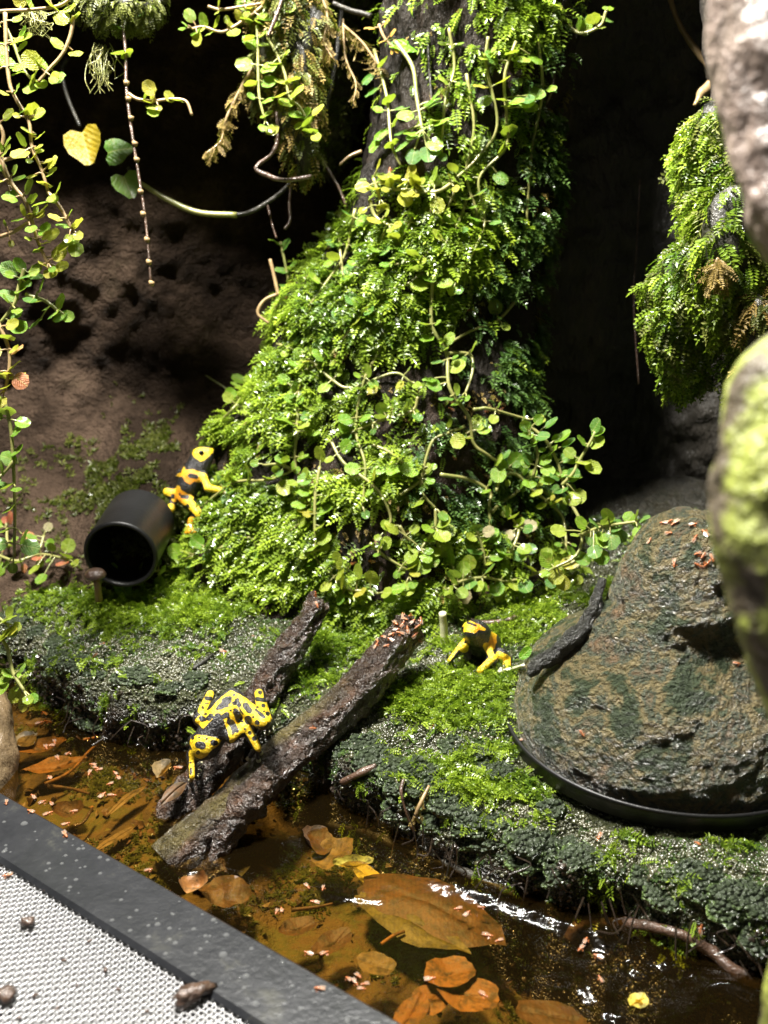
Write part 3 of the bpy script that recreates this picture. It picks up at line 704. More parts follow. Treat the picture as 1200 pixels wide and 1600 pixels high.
def grow(prims, h=.0042):
    """prims: (a, b, ra, rb, blend)"""
    P = np.array([p for q in prims for p in (q[0] - max(q[2], q[3]), q[0] + max(q[2], q[3]), q[1] - max(q[2], q[3]), q[1] + max(q[2], q[3]))])
    lo = P.min(0) - 4 * h; hi = P.max(0) + 4 * h; n = np.ceil((hi - lo) / h).astype(int) + 1
    f = np.full(n, 1.0)
    axs = [lo[i] + np.arange(n[i]) * h for i in range(3)]
    for a, b, ra, rb, k in prims:
        m = max(ra, rb) + k * 2 + 3 * h
        sl = tuple(slice(max(0, int((min(a[i], b[i]) - m - lo[i]) / h)), int((max(a[i], b[i]) + m - lo[i]) / h) + 2) for i in range(3))
        X, Y, Z = np.meshgrid(*[axs[i][sl[i]] for i in range(3)], indexing='ij')
        ba = b - a; t = np.clip(((X - a[0]) * ba[0] + (Y - a[1]) * ba[1] + (Z - a[2]) * ba[2]) / max(ba @ ba, 1e-12), 0, 1)
        d = np.sqrt((X - a[0] - t * ba[0]) ** 2 + (Y - a[1] - t * ba[1]) ** 2 + (Z - a[2] - t * ba[2]) ** 2) - (ra + (rb - ra) * t)
        g = f[sl]; hh = np.maximum(k - np.abs(g - d), 0) / k
        f[sl] = np.minimum(g, d) - hh * hh * k * .25
    return surface_nets(f, lo, h)
def seg_d(P, a, b):
    a = np.asarray(a, float); b = np.asarray(b, float); ba = b - a
    t = np.clip(((P - a) @ ba) / max(ba @ ba, 1e-9), 0, 1); return np.linalg.norm(P - a - t[:, None] * ba, axis=1)
def poly_d(P, poly):
    poly = np.asarray(poly, float); n = len(poly); d = np.full(len(P), 1e9); inside = np.zeros(len(P), bool)
    for i in range(n):
        a, b = poly[i], poly[(i + 1) % n]; d = np.minimum(d, seg_d(P, a, b))
        c = ((a[1] > P[:, 1]) != (b[1] > P[:, 1])) & (P[:, 0] < (b[0] - a[0]) * (P[:, 1] - a[1]) / (b[1] - a[1] + 1e-12) + a[0]); inside ^= c
    return np.where(inside, -d, d)
def frog_mat():
    m, nt, b, out = nodes('frog_skin'); co = coords(nt)
    v = ramp(nt, attr(nt, 'yellow'), [(.47, (0.010, 0.009, 0.010)), (.53, (1, 1, 1))])
    y = mixc(nt, attr(nt, 'orange'), (0.78, 0.53, 0.015), (0.74, 0.29, 0.01))
    mask = N(nt, 'ShaderNodeMapRange'); nt.links.new(attr(nt, 'yellow'), mask.inputs[0]); mask.inputs[1].default_value = .46; mask.inputs[2].default_value = .54
    c = mixc(nt, mask.outputs[0], (0.010, 0.009, 0.010), y)
    c = mixc(nt, attr(nt, 'pale'), c, (0.78, 0.78, 0.55))
    nt.links.new(c, b.inputs['Base Color']); wet(b, .42, .5, .2)
    b.inputs['Subsurface Weight'].default_value = .08; b.inputs['Subsurface Radius'].default_value = (.03, .02, .005); b.inputs['Subsurface Scale'].default_value = .1
    bn = bump(nt, [(noise_node(nt, co, 120, 3), 1.0)], .007); nt.links.new(bn, b.inputs['Normal']); nt.links.new(bn, b.inputs['Coat Normal'])
    return m
M['frog'] = frog_mat()
me_eye, nt_, b_, o_ = nodes('frog_eye'); b_.inputs['Base Color'].default_value = (.004, .004, .004, 1); b_.inputs['Roughness'].default_value = .06; M['eye'] = me_eye
def frog(label, prims, eyes, toes, zoom, yellow, holes, orange=(), base=None, thin=1.0):
    V, F = grow(prims)
    for _ in range(2):                                    # relax the grid steps
        acc = np.zeros_like(V); cn = np.zeros(len(V))
        for i in range(4):
            np.add.at(acc, F[:, i], V[F[:, (i + 1) % 4]]); np.add.at(cn, F[:, i], 1)
        V = V * .45 + .55 * acc / np.maximum(cn, 1)[:, None]
    px, py, _ = to_px(V); zx, zy, zs = zoom; P = np.stack([(px - zx) * zs, (py - zy) * zs], 1)
    wob = fbm(V, 60, 5, 2) * 5
    d = np.full(len(V), 1e9)
    for q in yellow:
        d = np.minimum(d, poly_d(P, q) if not np.isscalar(q[2]) else seg_d(P, q[0], q[1]) - q[2] * thin)
    hd = np.full(len(V), 1e9)
    for q in holes: hd = np.minimum(hd, seg_d(P, q[0], q[1]) - q[2] / thin ** .5 if np.isscalar(q[2]) else poly_d(P, q))
    d = np.maximum(d, -hd) + wob
    # markings lie on the back and the outer sides; the belly is black
    n = np.zeros_like(V); fn = np.cross(V[F[:, 2]] - V[F[:, 0]], V[F[:, 3]] - V[F[:, 1]])
    for i in range(4): np.add.at(n, F[:, i], fn)
    n /= np.linalg.norm(n, axis=1)[:, None] + 1e-12
    view = unit(CAM - V.mean(0)); fl = sum(np.where(n @ view > 0, 1, -1)); n = n if fl > -len(n) * .9 else n
    d = np.where(n @ view < -.25, 30, d)
    org = np.zeros(len(V))
    for a, r in orange: org = np.maximum(org, np.clip(1.4 - np.linalg.norm(P - np.asarray(a, float), axis=1) / r, 0, 1))
    pale = np.zeros(len(V))
    for c, r in toes: pale = np.maximum(pale, np.clip((r * 1.7 - np.linalg.norm(V - c, axis=1)) / (r * .35), 0, 1) * .95)
    c = V.mean(0) if base is None else base
    t = thing('frog', label, 'frog', c)
    part('skin', V, F, [M['frog']], t, True, {'yellow': .5 - d / 60, 'orange': org, 'pale': pale})
    th = np.linspace(0, 2 * math.pi, 16, endpoint=False); ph = np.linspace(.02, math.pi - .02, 10)
    S = np.array([(math.sin(p) * math.cos(a), math.sin(p) * math.sin(a), math.cos(p)) for p in ph for a in th])
    for e, r in eyes: part('eye', S * r + e, grid_faces(16, 10, True), [M['eye']], t)
    return t
def chain(pts, radii, k=.012): return [(pts[i], pts[i + 1], radii[i], radii[i + 1], k) for i in range(len(pts) - 1)]
def hand(w, tips, r=.0070, rt=.0098, bend=.01, up=(0, 0, 1)):
    out, toes = [], []
    for q in tips:
        m = (w + q) / 2 + np.array(up) * bend
        out += [(w, m, .009, r, .006), (m, q, r, r, .004), (q, q + 1e-4, rt, rt, .004)]; toes.append((q, rt))
    return out, toes

# the spotted frog on the logs: joints read at (x, y) with heights z
ZA = (280, 1050, 6.667)
def A(X, Y, z): return on_z(280 + X / 6.667, 1050 + Y / 6.667, z)
def onlog(X, Y, off=.016, zoom=ZA, tree=None):
    return hit(zoom[0] + X / zoom[2], zoom[1] + Y / zoom[2], off, tree or TREE_BANK)[0]
def frog_one():
    R_, M_, S_, N_, H_, T_ = A(555, 285, .385), A(480, 420, .36), A(410, 545, .33), A(335, 660, .30), A(275, 755, .275), A(200, 830, .245)
    pr = chain([R_, M_, S_, N_], [.036, .055, .052, .046], .03) + chain([N_, H_, T_], [.046, .047, .030], .02)
    hx = unit(np.cross(T_ - N_, (0, 0, 1)))
    pr += [(H_ + hx * .018, T_ + hx * .010, .036, .024, .02), (H_ - hx * .018, T_ - hx * .010, .036, .024, .02)]
    toes = []
    # right fore limb (nearer the thick log)
    sh, el, wr = A(545, 665, .315), A(690, 575, .335), A(815, 790, .275)
    pr += chain([S_, sh, el, wr], [.03, .024, .021, .015])
    h, t = hand(wr, [onlog(690, 900), onlog(745, 935), onlog(815, 945), onlog(862, 870)]); pr += h; toes += t
    # left fore limb reaching down the log
    sh, el, wr = A(190, 800, .265), A(128, 880, .235), A(135, 1085, .19)
    pr += chain([N_, sh, el, wr], [.03, .02, .017, .013])
    h, t = hand(wr, [onlog(130, 1160), onlog(190, 1130), onlog(235, 955), onlog(195, 1045)]); pr += h; toes += t
    # hind limbs folded beside the body
    hp, kn, he, fo = A(600, 320, .375), A(870, 520, .375), A(835, 225, .345), A(925, 490, .30)
    pr += chain([R_, hp, kn], [.036, .036, .026]) + chain([kn, he], [.026, .019]) + chain([he, fo], [.016, .014])
    h, t = hand(fo, [onlog(930, 625), onlog(985, 560), onlog(850, 655), onlog(960, 610)]); pr += h; toes += t
    hp, kn, he, fo = A(500, 330, .365), A(215, 490, .345), A(322, 232, .345), A(215, 410, .28)
    pr += chain([R_, hp, kn], [.034, .032, .022]) + chain([kn, he], [.022, .018]) + chain([he, fo], [.015, .012])
    h, t = hand(fo, [A(150, 450, .25), A(175, 520, .24), A(205, 530, .25)]); pr += h; toes += t
    eyes = [(A(360, 735, .30), .0135), (A(140, 700, .285), .012)]
    for e, r in eyes: pr.append((e, e + 1e-4, r + .004, r + .004, .012))
    eyes = [(A(366, 735, .302), .0145), (A(134, 697, .287), .013)]
    Y = [[(120, 690), (180, 652), (300, 665), (400, 690), (440, 712), (410, 765), (340, 815), (290, 870), (230, 908), (165, 885), (138, 805), (105, 740)],
         ((200, 505), (285, 435), 42), ((285, 435), (400, 420), 40), ((400, 425), (525, 400), 42), ((250, 560), (190, 500), 26), ((330, 480), (250, 570), 20), ((520, 395), (570, 520), 27), ((570, 520), (640, 545), 28),
         ((480, 490), (525, 620), 26), ((525, 620), (545, 715), 24), ((545, 715), (650, 600), 34), ((600, 570), (690, 560), 38),
         ((650, 600), (695, 555), 46), ((695, 560), (825, 790), 50),
         ((320, 410), (450, 275), 20), ((450, 275), (540, 220), 24), ((540, 220), (620, 250), 30), ((560, 230), (590, 340), 36), ((590, 340), (690, 480), 42), ((525, 330), (600, 400), 22), ((620, 260), (770, 370), 40), ((660, 340), (860, 510), 74), ((690, 480), (800, 530), 45),
         ((830, 220), (850, 420), 52), ((915, 300), (935, 490), 36), ((800, 380), (880, 430), 40),
         ((325, 230), (235, 395), 48), ((260, 560), (215, 480), 36)]
    Hh = [((205, 760), (240, 768), 38), ((355, 735), (358, 738), 30), ((195, 838), (196, 836), 20), ((205, 684), (210, 684), 12), ((287, 697), (288, 697), 12), ((140, 690), (141, 690), 14),
          ((240, 490), (241, 490), 20), ((275, 437), (277, 437), 15), ((300, 485), (330, 455), 20), ((395, 452), (410, 450), 22), ((470, 460), (500, 440), 24), ((535, 400), (536, 400), 12),
          ((525, 520), (570, 585), 27), ((598, 612), (600, 612), 21), ((685, 595), (686, 596), 12), ((733, 632), (736, 636), 20), ((782, 690), (784, 692), 25),
          ((568, 238), (570, 238), 14), ((572, 325), (580, 328), 20), ((608, 285), (618, 340), 16), ((690, 340), (725, 400), 25), ((715, 490), (720, 510), 36), ((808, 525), (812, 527), 23), ((605, 345), (665, 440), 7), ((770, 470), (771, 470), 10),
          ((800, 395), (885, 470), 16), ((840, 215), (842, 217), 21), ((815, 282), (880, 292), 22), ((874, 350), (876, 352), 19), ((918, 435), (922, 437), 22), ((900, 300), (901, 302), 14), ((815, 368), (816, 370), 14), ((882, 410), (883, 411), 10),
          ((285, 272), (325, 278), 22), ((270, 325), (300, 325), 8), ((245, 370), (250, 380), 14)]
    Y += [((128, 840), (132, 1130), 32)]; Hh += [((122, 1000), (122, 1060), 13), ((118, 945), (119, 946), 11)]
    Hh += [((455, 300), (500, 270), 20), ((600, 300), (625, 345), 22), ((690, 345), (730, 400), 30), ((540, 530), (575, 590), 32), ((310, 485), (330, 460), 26), ((235, 485), (245, 492), 26)]
    Hh += [[(375, 385), (470, 285), (520, 245), (548, 262), (545, 312), (510, 350), (440, 395), (390, 402)], [(558, 378), (600, 372), (665, 470), (655, 515), (600, 520), (568, 450)], [(215, 640), (265, 575), (350, 520), (455, 510), (500, 600), (520, 700), (440, 700), (300, 655)]]
    frog('yellow frog heavily netted and spotted with black, straddling the two logs head down', pr, eyes, toes, ZA, Y, Hh, thin=.84)
frog_one()

ZB = (660, 930, 6.0)
def frog_two():
    g = hit(752, 1046, 0, TREE_GROUND)[0]; d0 = float((g - CAM) @ FWD)
    print('frog2 depth', d0)
    def B(X, Y, dd=0): return at(660 + X / 6, 930 + Y / 6, d0 + dd)
    def G(X, Y): return onlog(X, Y, .008, ZB, TREE_GROUND)
    H_, T_, N_, C_, R_ = B(500, 340, -.01), B(465, 345, -.055), B(545, 400, .03), B(575, 470, .06), B(630, 560, .12)
    pr = chain([R_, C_, N_], [.045, .055, .048], .03) + chain([N_, H_, T_], [.046, .042, .034], .02)
    pr += [(B(430, 310, -.02), B(445, 300, -.03), .022, .02, .02), (B(560, 350, -.015), B(540, 340, -.03), .03, .026, .02), (B(480, 400, -.03), B(520, 420, -.02), .026, .028, .02), (B(655, 440, .09), B(660, 480, .10), .035, .035, .02)]
    toes = []
    sh, el, wr = B(435, 430, .0), B(360, 490, -.01), B(262, 605, -.02)
    pr += chain([C_, sh, el, wr], [.03, .020, .016, .011]); h, t = hand(wr, [G(235, 640), G(255, 650), G(285, 640)], .005, .007, .004); pr += h; toes += t
    sh, el, wr = B(595, 480, .0), B(662, 590, -.035), B(545, 705, -.06)
    pr += chain([C_, sh, el, wr], [.03, .021, .019, .014]); h, t = hand(wr, [G(435, 765), G(480, 775), G(522, 780), G(560, 760)], .0055, .008, .008); pr += h; toes += t
    hp, kn, he = B(650, 580, .10), B(735, 560, .03), B(800, 625, .06)
    pr += chain([R_, hp, kn, he], [.04, .034, .026, .024]) + chain([he, B(790, 675, .0)], [.024, .018])
    h, t = hand(B(790, 675, .0), [G(700, 700), G(730, 715), G(800, 715)], .006, .008, .004); pr += h; toes += t
    hp, kn = B(520, 560, .10), B(392, 495, .04)
    pr += chain([R_, hp, kn], [.036, .028, .024]) + chain([kn, B(430, 585, .03)], [.022, .016])
    h, t = hand(B(430, 585, .03), [G(350, 610), G(380, 600), G(400, 620)], .006, .008, .004); pr += h; toes += t
    eyes = [(B(392, 318, -.035), .0115), (B(588, 345, -.03), .013)]
    Y = [[(378, 250), (410, 232), (450, 240), (520, 272), (595, 312), (590, 328), (530, 328), (490, 357), (440, 343), (390, 348), (372, 300)],
         [(645, 340), (695, 358), (695, 440), (678, 502), (640, 518), (605, 472), (628, 420)],
         ((598, 475), (663, 590), 30), ((663, 590), (540, 706), 30), ((390, 412), (318, 512), 14), ((318, 512), (245, 615), 16), ((390, 495), (392, 496), 44), ((715, 560), (785, 590), 34), ((790, 600), (790, 685), 38)]
    Hh = [((428, 258), (500, 286), 13)]
    frog('slim black frog with yellow head patch and arms sitting up beside the hide', pr, eyes, toes, ZB, Y, Hh, orange=[((665, 430), 60), ((520, 300), 60)], base=G(520, 700))
frog_two()

ZC = (230, 680, 6.0)
def frog_three():
    q = hit(345, 768, 0, TREE_STUMP)[0]; d0 = float((q - CAM) @ FWD) - .02
    print('frog3 depth', d0)
    def B(X, Y, dd=0): return at(230 + X / 6, 680 + Y / 6, d0 + dd)
    H_, T_, N_, S_, M_, R_ = B(512, 200, 0), B(570, 165, 0), B(475, 275, 0), B(425, 380, 0), B(385, 480, 0), B(345, 580, .0)
    pr = chain([R_, M_, S_, N_], [.034, .047, .05, .045], .03) + chain([N_, H_, T_], [.045, .044, .030], .02)
    pr += [(B(560, 230, -.01), B(520, 290, -.01), .026, .034, .02)]
    toes = []
    el, wr = B(565, 495, -.05), B(690, 515, -.05)
    pr += chain([S_, B(520, 390, -.03), el, wr], [.03, .023, .019, .014]); h, t = hand(wr, [B(745, 505, -.05), B(760, 525, -.05), B(740, 545, -.05)], .006, .008, 0); pr += h; toes += t
    kn, he = B(490, 735, -.04), B(420, 800, -.02)
    pr += chain([R_, B(390, 630, -.02), kn, he], [.034, .030, .024, .018]) + chain([he, B(375, 880, -.01)], [.015, .010])
    h, t = hand(B(375, 880, -.01), [B(365, 915, -.01), B(385, 915, -.02)], .006, .008, 0); pr += h
    pr += chain([B(440, 905, -.03), B(490, 890, -.03), B(525, 855, -.03)], [.011, .012, .010]) + chain([he, B(400, 905, -.03), B(440, 905, -.03)], [.012, .010, .010])
    kn, he = B(200, 535, .03), B(255, 590, .02)
    pr += chain([R_, B(300, 555, .02), kn], [.03, .026, .024]) + chain([kn, he, B(222, 690, .01)], [.022, .018, .020])
    pr += chain([B(400, 350, .03), B(330, 350, .05), B(290, 378, .05)], [.03, .02, .014])
    eyes = [(B(508, 166, -.042), .012), (B(545, 205, .035), .012)]
    Y = [[(435, 130), (500, 112), (625, 125), (615, 160), (545, 232), (495, 248), (440, 207), (420, 170)],
         [(345, 290), (360, 325), (430, 318), (520, 352), (535, 400), (492, 443), (440, 437), (400, 463), (350, 432), (330, 388), (265, 388), (285, 362), (315, 352)],
         ((528, 385), (570, 492), 34), ((570, 492), (760, 524), 34), ((285, 500), (310, 590), 26), ((310, 590), (380, 650), 26), ((290, 520), (420, 585), 17), ((390, 625), (440, 680), 42), ((440, 680), (495, 745), 40), ((420, 800), (370, 905), 36), ((430, 910), (530, 852), 30),
         ((175, 530), (250, 540), 36), ((255, 545), (255, 600), 26), ((222, 690), (223, 691), 50)]
    Hh = [((505, 166), (510, 170), 22), ((402, 380), (462, 388), 21), ((335, 575), (375, 580), 20), ((303, 550), (307, 560), 11), ((378, 655), (382, 670), 15), ((240, 565), (242, 585), 16)]
    frog('black frog banded with orange-yellow climbing the left flank of the mossy stump', pr, eyes, toes, ZC, Y, Hh, orange=[((400, 420), 110), ((310, 570), 90), ((400, 850), 90)])
frog_three()
# ------------------------------------------------------------------ moss: many small fronds, each a stem with paired leaflets
def frond_template(n=7, droop=.3, seed=0, wide=.26):
    r = np.random.default_rng(seed); V, Q, tip = [], [], []
    def quad(a, b, c, d, ta, tb):
        k = len(V); V.extend([a, b, c, d]); Q.append((k, k + 1, k + 2, k + 3)); tip.extend([ta, .5 * (ta + tb), tb, .5 * (ta + tb)])
    def zz(y): return .18 * math.sin(y * 2.2) - droop * y * y
    for i in range(n):
        y = .12 + .8 * i / (n - 1); L = wide * (1 - .55 * abs(y - .45) / .55) * r.uniform(.85, 1.15); w = .062 * r.uniform(.85, 1.2)
        for s in (-1, 1):
            z0 = zz(y); z1 = z0 + r.uniform(-.04, .07)
            quad((0, y, z0), (s * L * .55, y + L * .25 - w, (z0 + z1) / 2 + .03), (s * L, y + L * .45, z1), (s * L * .5, y + L * .25 + w, (z0 + z1) / 2 + .02), y * .6, .3 + y * .6)
    quad((0, .9, zz(.9)), (-.05, .98, zz(.98)), (0, 1.08, zz(1.08)), (.05, .98, zz(.98)), .7, 1)
    quad((-.012, 0, 0), (.012, 0, 0), (.008, .95, zz(.95)), (-.008, .95, zz(.95)), 0, .3)
    return np.array(V, float), np.array(Q), np.array(tip)
def tuft_template(n=6, seed=0):
    r = np.random.default_rng(seed); V, Q, tip = [], [], []
    for i in range(n):
        a = i / n * 2 * math.pi + r.uniform(-.3, .3); L = r.uniform(.6, 1.0); h = r.uniform(.25, .75); w = .2
        c, s = math.cos(a), math.sin(a); k = len(V)
        for (u, v, z) in ((.05, 0, 0), (.55 * L, -w, h * .75), (L, 0, h), (.55 * L, w, h * .75)): V.append((u * c - v * s, u * s + v * c, z))
        Q.append((k, k + 1, k + 2, k + 3)); tip += [0, .5, 1, .5]
    return np.array(V, float), np.array(Q), np.array(tip)
FRONDS = [frond_template(7, .3, 1), frond_template(6, .5, 2, .3), frond_template(8, .15, 3, .22)]
TUFTS = [tuft_template(6, 4), tuft_template(5, 5), tuft_template(7, 6)]
HANGERS = [frond_template(9, .9, 7, .15), frond_template(10, 1.2, 8, .12)]
def sample_surface(V, F, n, weight):
    """weight(points) -> relative density; returns n points and outward-to-lens-side normals"""
    if isinstance(F, list): F = F[0]
    a, b, c, d = (V[F[:, i]] for i in range(4)); nn = np.cross(c - a, d - b); ar = np.linalg.norm(nn, axis=1)
    w = ar * np.maximum(weight((a + c) / 2), 0); p = np.cumsum(w); i = np.searchsorted(p, RNG.random(n) * p[-1]); i = np.clip(i, 0, len(F) - 1)
    u, v = RNG.random((2, n, 1)); P = a[i] * (1 - u) * (1 - v) + b[i] * u * (1 - v) + c[i] * u * v + d[i] * (1 - u) * v
    nn = nn[i] / (ar[i][:, None] + 1e-12); return P, nn
def lay(P, Nn, T, size, temps, rnd, lift=0.0):
    """one copy of a template at each P: y axis along T, z axis near N"""
    T = T - 0 * Nn; T = T / (np.linalg.norm(T, axis=1)[:, None] + 1e-9); X = np.cross(T, Nn); X /= np.linalg.norm(X, axis=1)[:, None] + 1e-9; Z = np.cross(X, T)
    Vs, Fs, R = [], [], []; off = 0; which = RNG.integers(0, len(temps), len(P))
    for k, (tv, tq, tt) in enumerate(temps):
        m = which == k; p = P[m]; q = len(p)
        if not q: continue
        W = p[:, None, :] + size[m][:, None, None] * (tv[None, :, 0, None] * X[m][:, None] + tv[None, :, 1, None] * T[m][:, None] + (tv[None, :, 2, None] + lift) * Z[m][:, None])
        Vs.append(W.reshape(-1, 3)); Fs.append((tq[None] + (np.arange(q) * len(tv))[:, None, None]).reshape(-1, 4) + off); off += q * len(tv)
        R.append(np.clip(rnd[m][:, None] * .75 + .35 * (tt[None] - .35), 0, 1).ravel())
    return np.vstack(Vs), np.vstack(Fs), np.concatenate(R)
def randu(n): 
    v = RNG.normal(size=(n, 3)); return v / np.linalg.norm(v, axis=1)[:, None]

def stump_moss():
    c = SV.mean(0); px, py, _ = to_px(SV)
    def dens(p, side):
        x, y, d = to_px(p); n = fbm(p, 3.2, 101, 3); n2 = fbm(p, 9, 105, 3)
        front = p[:, 1] < np.interp(p[:, 2], SR[:, 0], SR[:, 3]) + .15
        # the trunk's bare left face above, the thin-mossed right flank
        bare = np.clip((700 - x - (300 - y) * .0) / 60, 0, 1) * np.clip((285 - y) / 40, 0, 1)
        right = np.clip((x - (745 - .26 * (y - 300) + 45 * n)) / 70, 0, 1) * np.clip((860 - y) / 80, 0, 1)
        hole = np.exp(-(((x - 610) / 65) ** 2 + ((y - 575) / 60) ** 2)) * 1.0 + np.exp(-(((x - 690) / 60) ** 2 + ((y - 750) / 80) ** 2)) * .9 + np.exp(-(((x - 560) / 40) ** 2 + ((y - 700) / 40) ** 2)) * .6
        w = np.clip(.48 + 1.1 * n + 1.1 * n2, .015, 1.8) * front * (p[:, 2] > .25) * (1 - .97 * bare) * np.clip(1 - hole, .04, 1)
        w = w * np.where(y < 260, .45, 1)
        if side == 2: return np.clip(fbm(p, 5, 191, 3) - .25, 0, 1) * front * (p[:, 2] > .3) * (1 - .97 * bare)
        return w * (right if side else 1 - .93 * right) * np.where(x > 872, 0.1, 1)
    for side, cnt, mat_, nm in ((0, 18500, 'moss', 'moss'), (1, 5600, 'moss_shaded', 'moss'), (2, 1100, 'moss_tan', 'moss')):
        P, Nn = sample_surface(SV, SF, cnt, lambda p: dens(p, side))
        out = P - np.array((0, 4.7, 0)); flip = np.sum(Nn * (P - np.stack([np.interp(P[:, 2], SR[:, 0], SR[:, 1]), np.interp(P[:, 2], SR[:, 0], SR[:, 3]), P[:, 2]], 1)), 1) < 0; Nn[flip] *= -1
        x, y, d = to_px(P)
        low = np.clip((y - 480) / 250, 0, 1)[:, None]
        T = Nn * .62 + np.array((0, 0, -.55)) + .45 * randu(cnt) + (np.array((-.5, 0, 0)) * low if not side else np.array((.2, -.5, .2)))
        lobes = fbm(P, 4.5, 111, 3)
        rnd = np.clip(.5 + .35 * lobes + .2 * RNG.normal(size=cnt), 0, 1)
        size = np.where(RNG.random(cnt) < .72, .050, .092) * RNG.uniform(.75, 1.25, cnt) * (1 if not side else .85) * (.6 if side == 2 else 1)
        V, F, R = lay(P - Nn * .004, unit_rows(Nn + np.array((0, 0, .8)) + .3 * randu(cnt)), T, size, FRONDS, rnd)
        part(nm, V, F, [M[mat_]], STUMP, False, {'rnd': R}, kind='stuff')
def unit_rows(a): return a / (np.linalg.norm(a, axis=1)[:, None] + 1e-9)
stump_moss()

PATCH = [(150, 935, 60, 22, 1), (200, 960, 60, 30, 1), (260, 915, 60, 30, .7), (330, 880, 60, 40, 1), (300, 960, 50, 25, 1.1), (360, 930, 50, 40, .7), (420, 900, 50, 40, .8), (230, 1000, 40, 18, .5), (90, 960, 40, 20, .4), (120, 1035, 60, 14, .6),
         (560, 950, 70, 30, .8), (520, 1010, 70, 30, 1), (480, 1065, 40, 22, .9), (590, 980, 40, 20, .5), (640, 1100, 40, 16, 1.1), (700, 1090, 70, 20, 1.2), (760, 1065, 80, 22, 1.2), (800, 1110, 40, 30, .8), (740, 1125, 60, 10, .8),
         (830, 965, 60, 25, 1), (780, 1000, 60, 25, .7), (870, 920, 60, 25, .7), (700, 1000, 40, 25, .6), (680, 1190, 50, 18, .7), (770, 1175, 50, 20, .6), (700, 1225, 60, 16, .9), (800, 1235, 60, 18, 1.1), (850, 1215, 40, 16, .9), (740, 1290, 50, 10, .7), (620, 1215, 40, 10, .6), (850, 1280, 40, 12, .5),
         (900, 1240, 30, 12, .6), (1010, 1310, 40, 8, .5), (1150, 1320, 50, 12, .7), (1190, 1300, 30, 10, .7), (960, 1335, 30, 8, .4)]
def ground_moss():
    C = [(*hit(x, y, 0, TREE_GROUND)[0][:2], sx, sy, w, x, y) for x, y, sx, sy, w in PATCH]
    def dens(p):
        x, y, d = to_px(p); s = 0
        for cx, cy, sx, sy, w, a, b in C: s = s + w * np.exp(-((x - a) / sx) ** 2 - ((y - b) / sy) ** 2)
        n = fbm(p, 10, 121, 4)
        s = np.clip(s * 1.05 + .55 * n + .35 * fbm(p, 24, 123, 3) - .22, 0, 1.5) * (bank_d(p[:, 0], p[:, 1]) > -.05) * (y < 1500) * (d < 5)
        h = np.hypot(p[:, 0] - HC[0], p[:, 1] - HC[1]); return s * (h > .58)
    n = 10500; P, Nn = sample_surface(GV, GF, n, dens); Nn[Nn[:, 2] < 0] *= -1
    T = unit_rows(Nn * .35 + np.array((0, -.6, -.05)) + .75 * randu(n)); rnd = np.clip(.55 + .3 * fbm(P, 6, 131, 3) + .2 * RNG.normal(size=n), 0, 1)
    V, F, R = lay(P + Nn * .002, Nn, T, RNG.uniform(.035, .065, n), FRONDS, rnd)
    a = (V, F, R)
    n = 14000; P, Nn = sample_surface(GV, GF, n, dens); Nn[Nn[:, 2] < 0] *= -1
    rnd = np.clip(.5 + .3 * fbm(P, 6, 131, 3) + .2 * RNG.normal(size=n), 0, 1)
    V, F, R = lay(P, unit_rows(Nn + .4 * randu(n)), unit_rows(randu(n) * np.array((1, 1, .1)) + .001), RNG.uniform(.012, .024, n), TUFTS, rnd)
    V = np.vstack([a[0], V]); F = np.vstack([a[1], F + len(a[0])]); R = np.concatenate([a[2], R])
    tag(link('moss', mesh_np('moss', V, F, [M['moss']], False, {'rnd': R})), 'patches of bright green moss creeping over the wet bank', kind='stuff')
    # sparse tufts and grains all over the bank
    n = 16000
    def d2(p):
        x, y, d = to_px(p); k = bank_d(p[:, 0], p[:, 1]); h = np.hypot(p[:, 0] - HC[0], p[:, 1] - HC[1])
        return np.clip(.5 + fbm(p, 5, 141, 3), .02, 1.5) * (k > -.06) * (d < 5) * (h > .58) * (np.abs(x - 600) < 760) * (y > 780)
    P, Nn = sample_surface(GV, GF, n, d2); Nn[Nn[:, 2] < 0] *= -1
    rnd = np.clip(.28 + .3 * RNG.normal(size=n), 0, 1)
    V, F, R = lay(P, unit_rows(Nn + .4 * randu(n)), unit_rows(randu(n) * np.array((1, 1, .1)) + .001), RNG.uniform(.008, .018, n), TUFTS, rnd)
    tag(link('moss', mesh_np('moss', V, F, [M['tuft']], False, {'rnd': R})), 'sparse dark tufts of wet moss sprinkled over the bank', kind='stuff')
ground_moss()
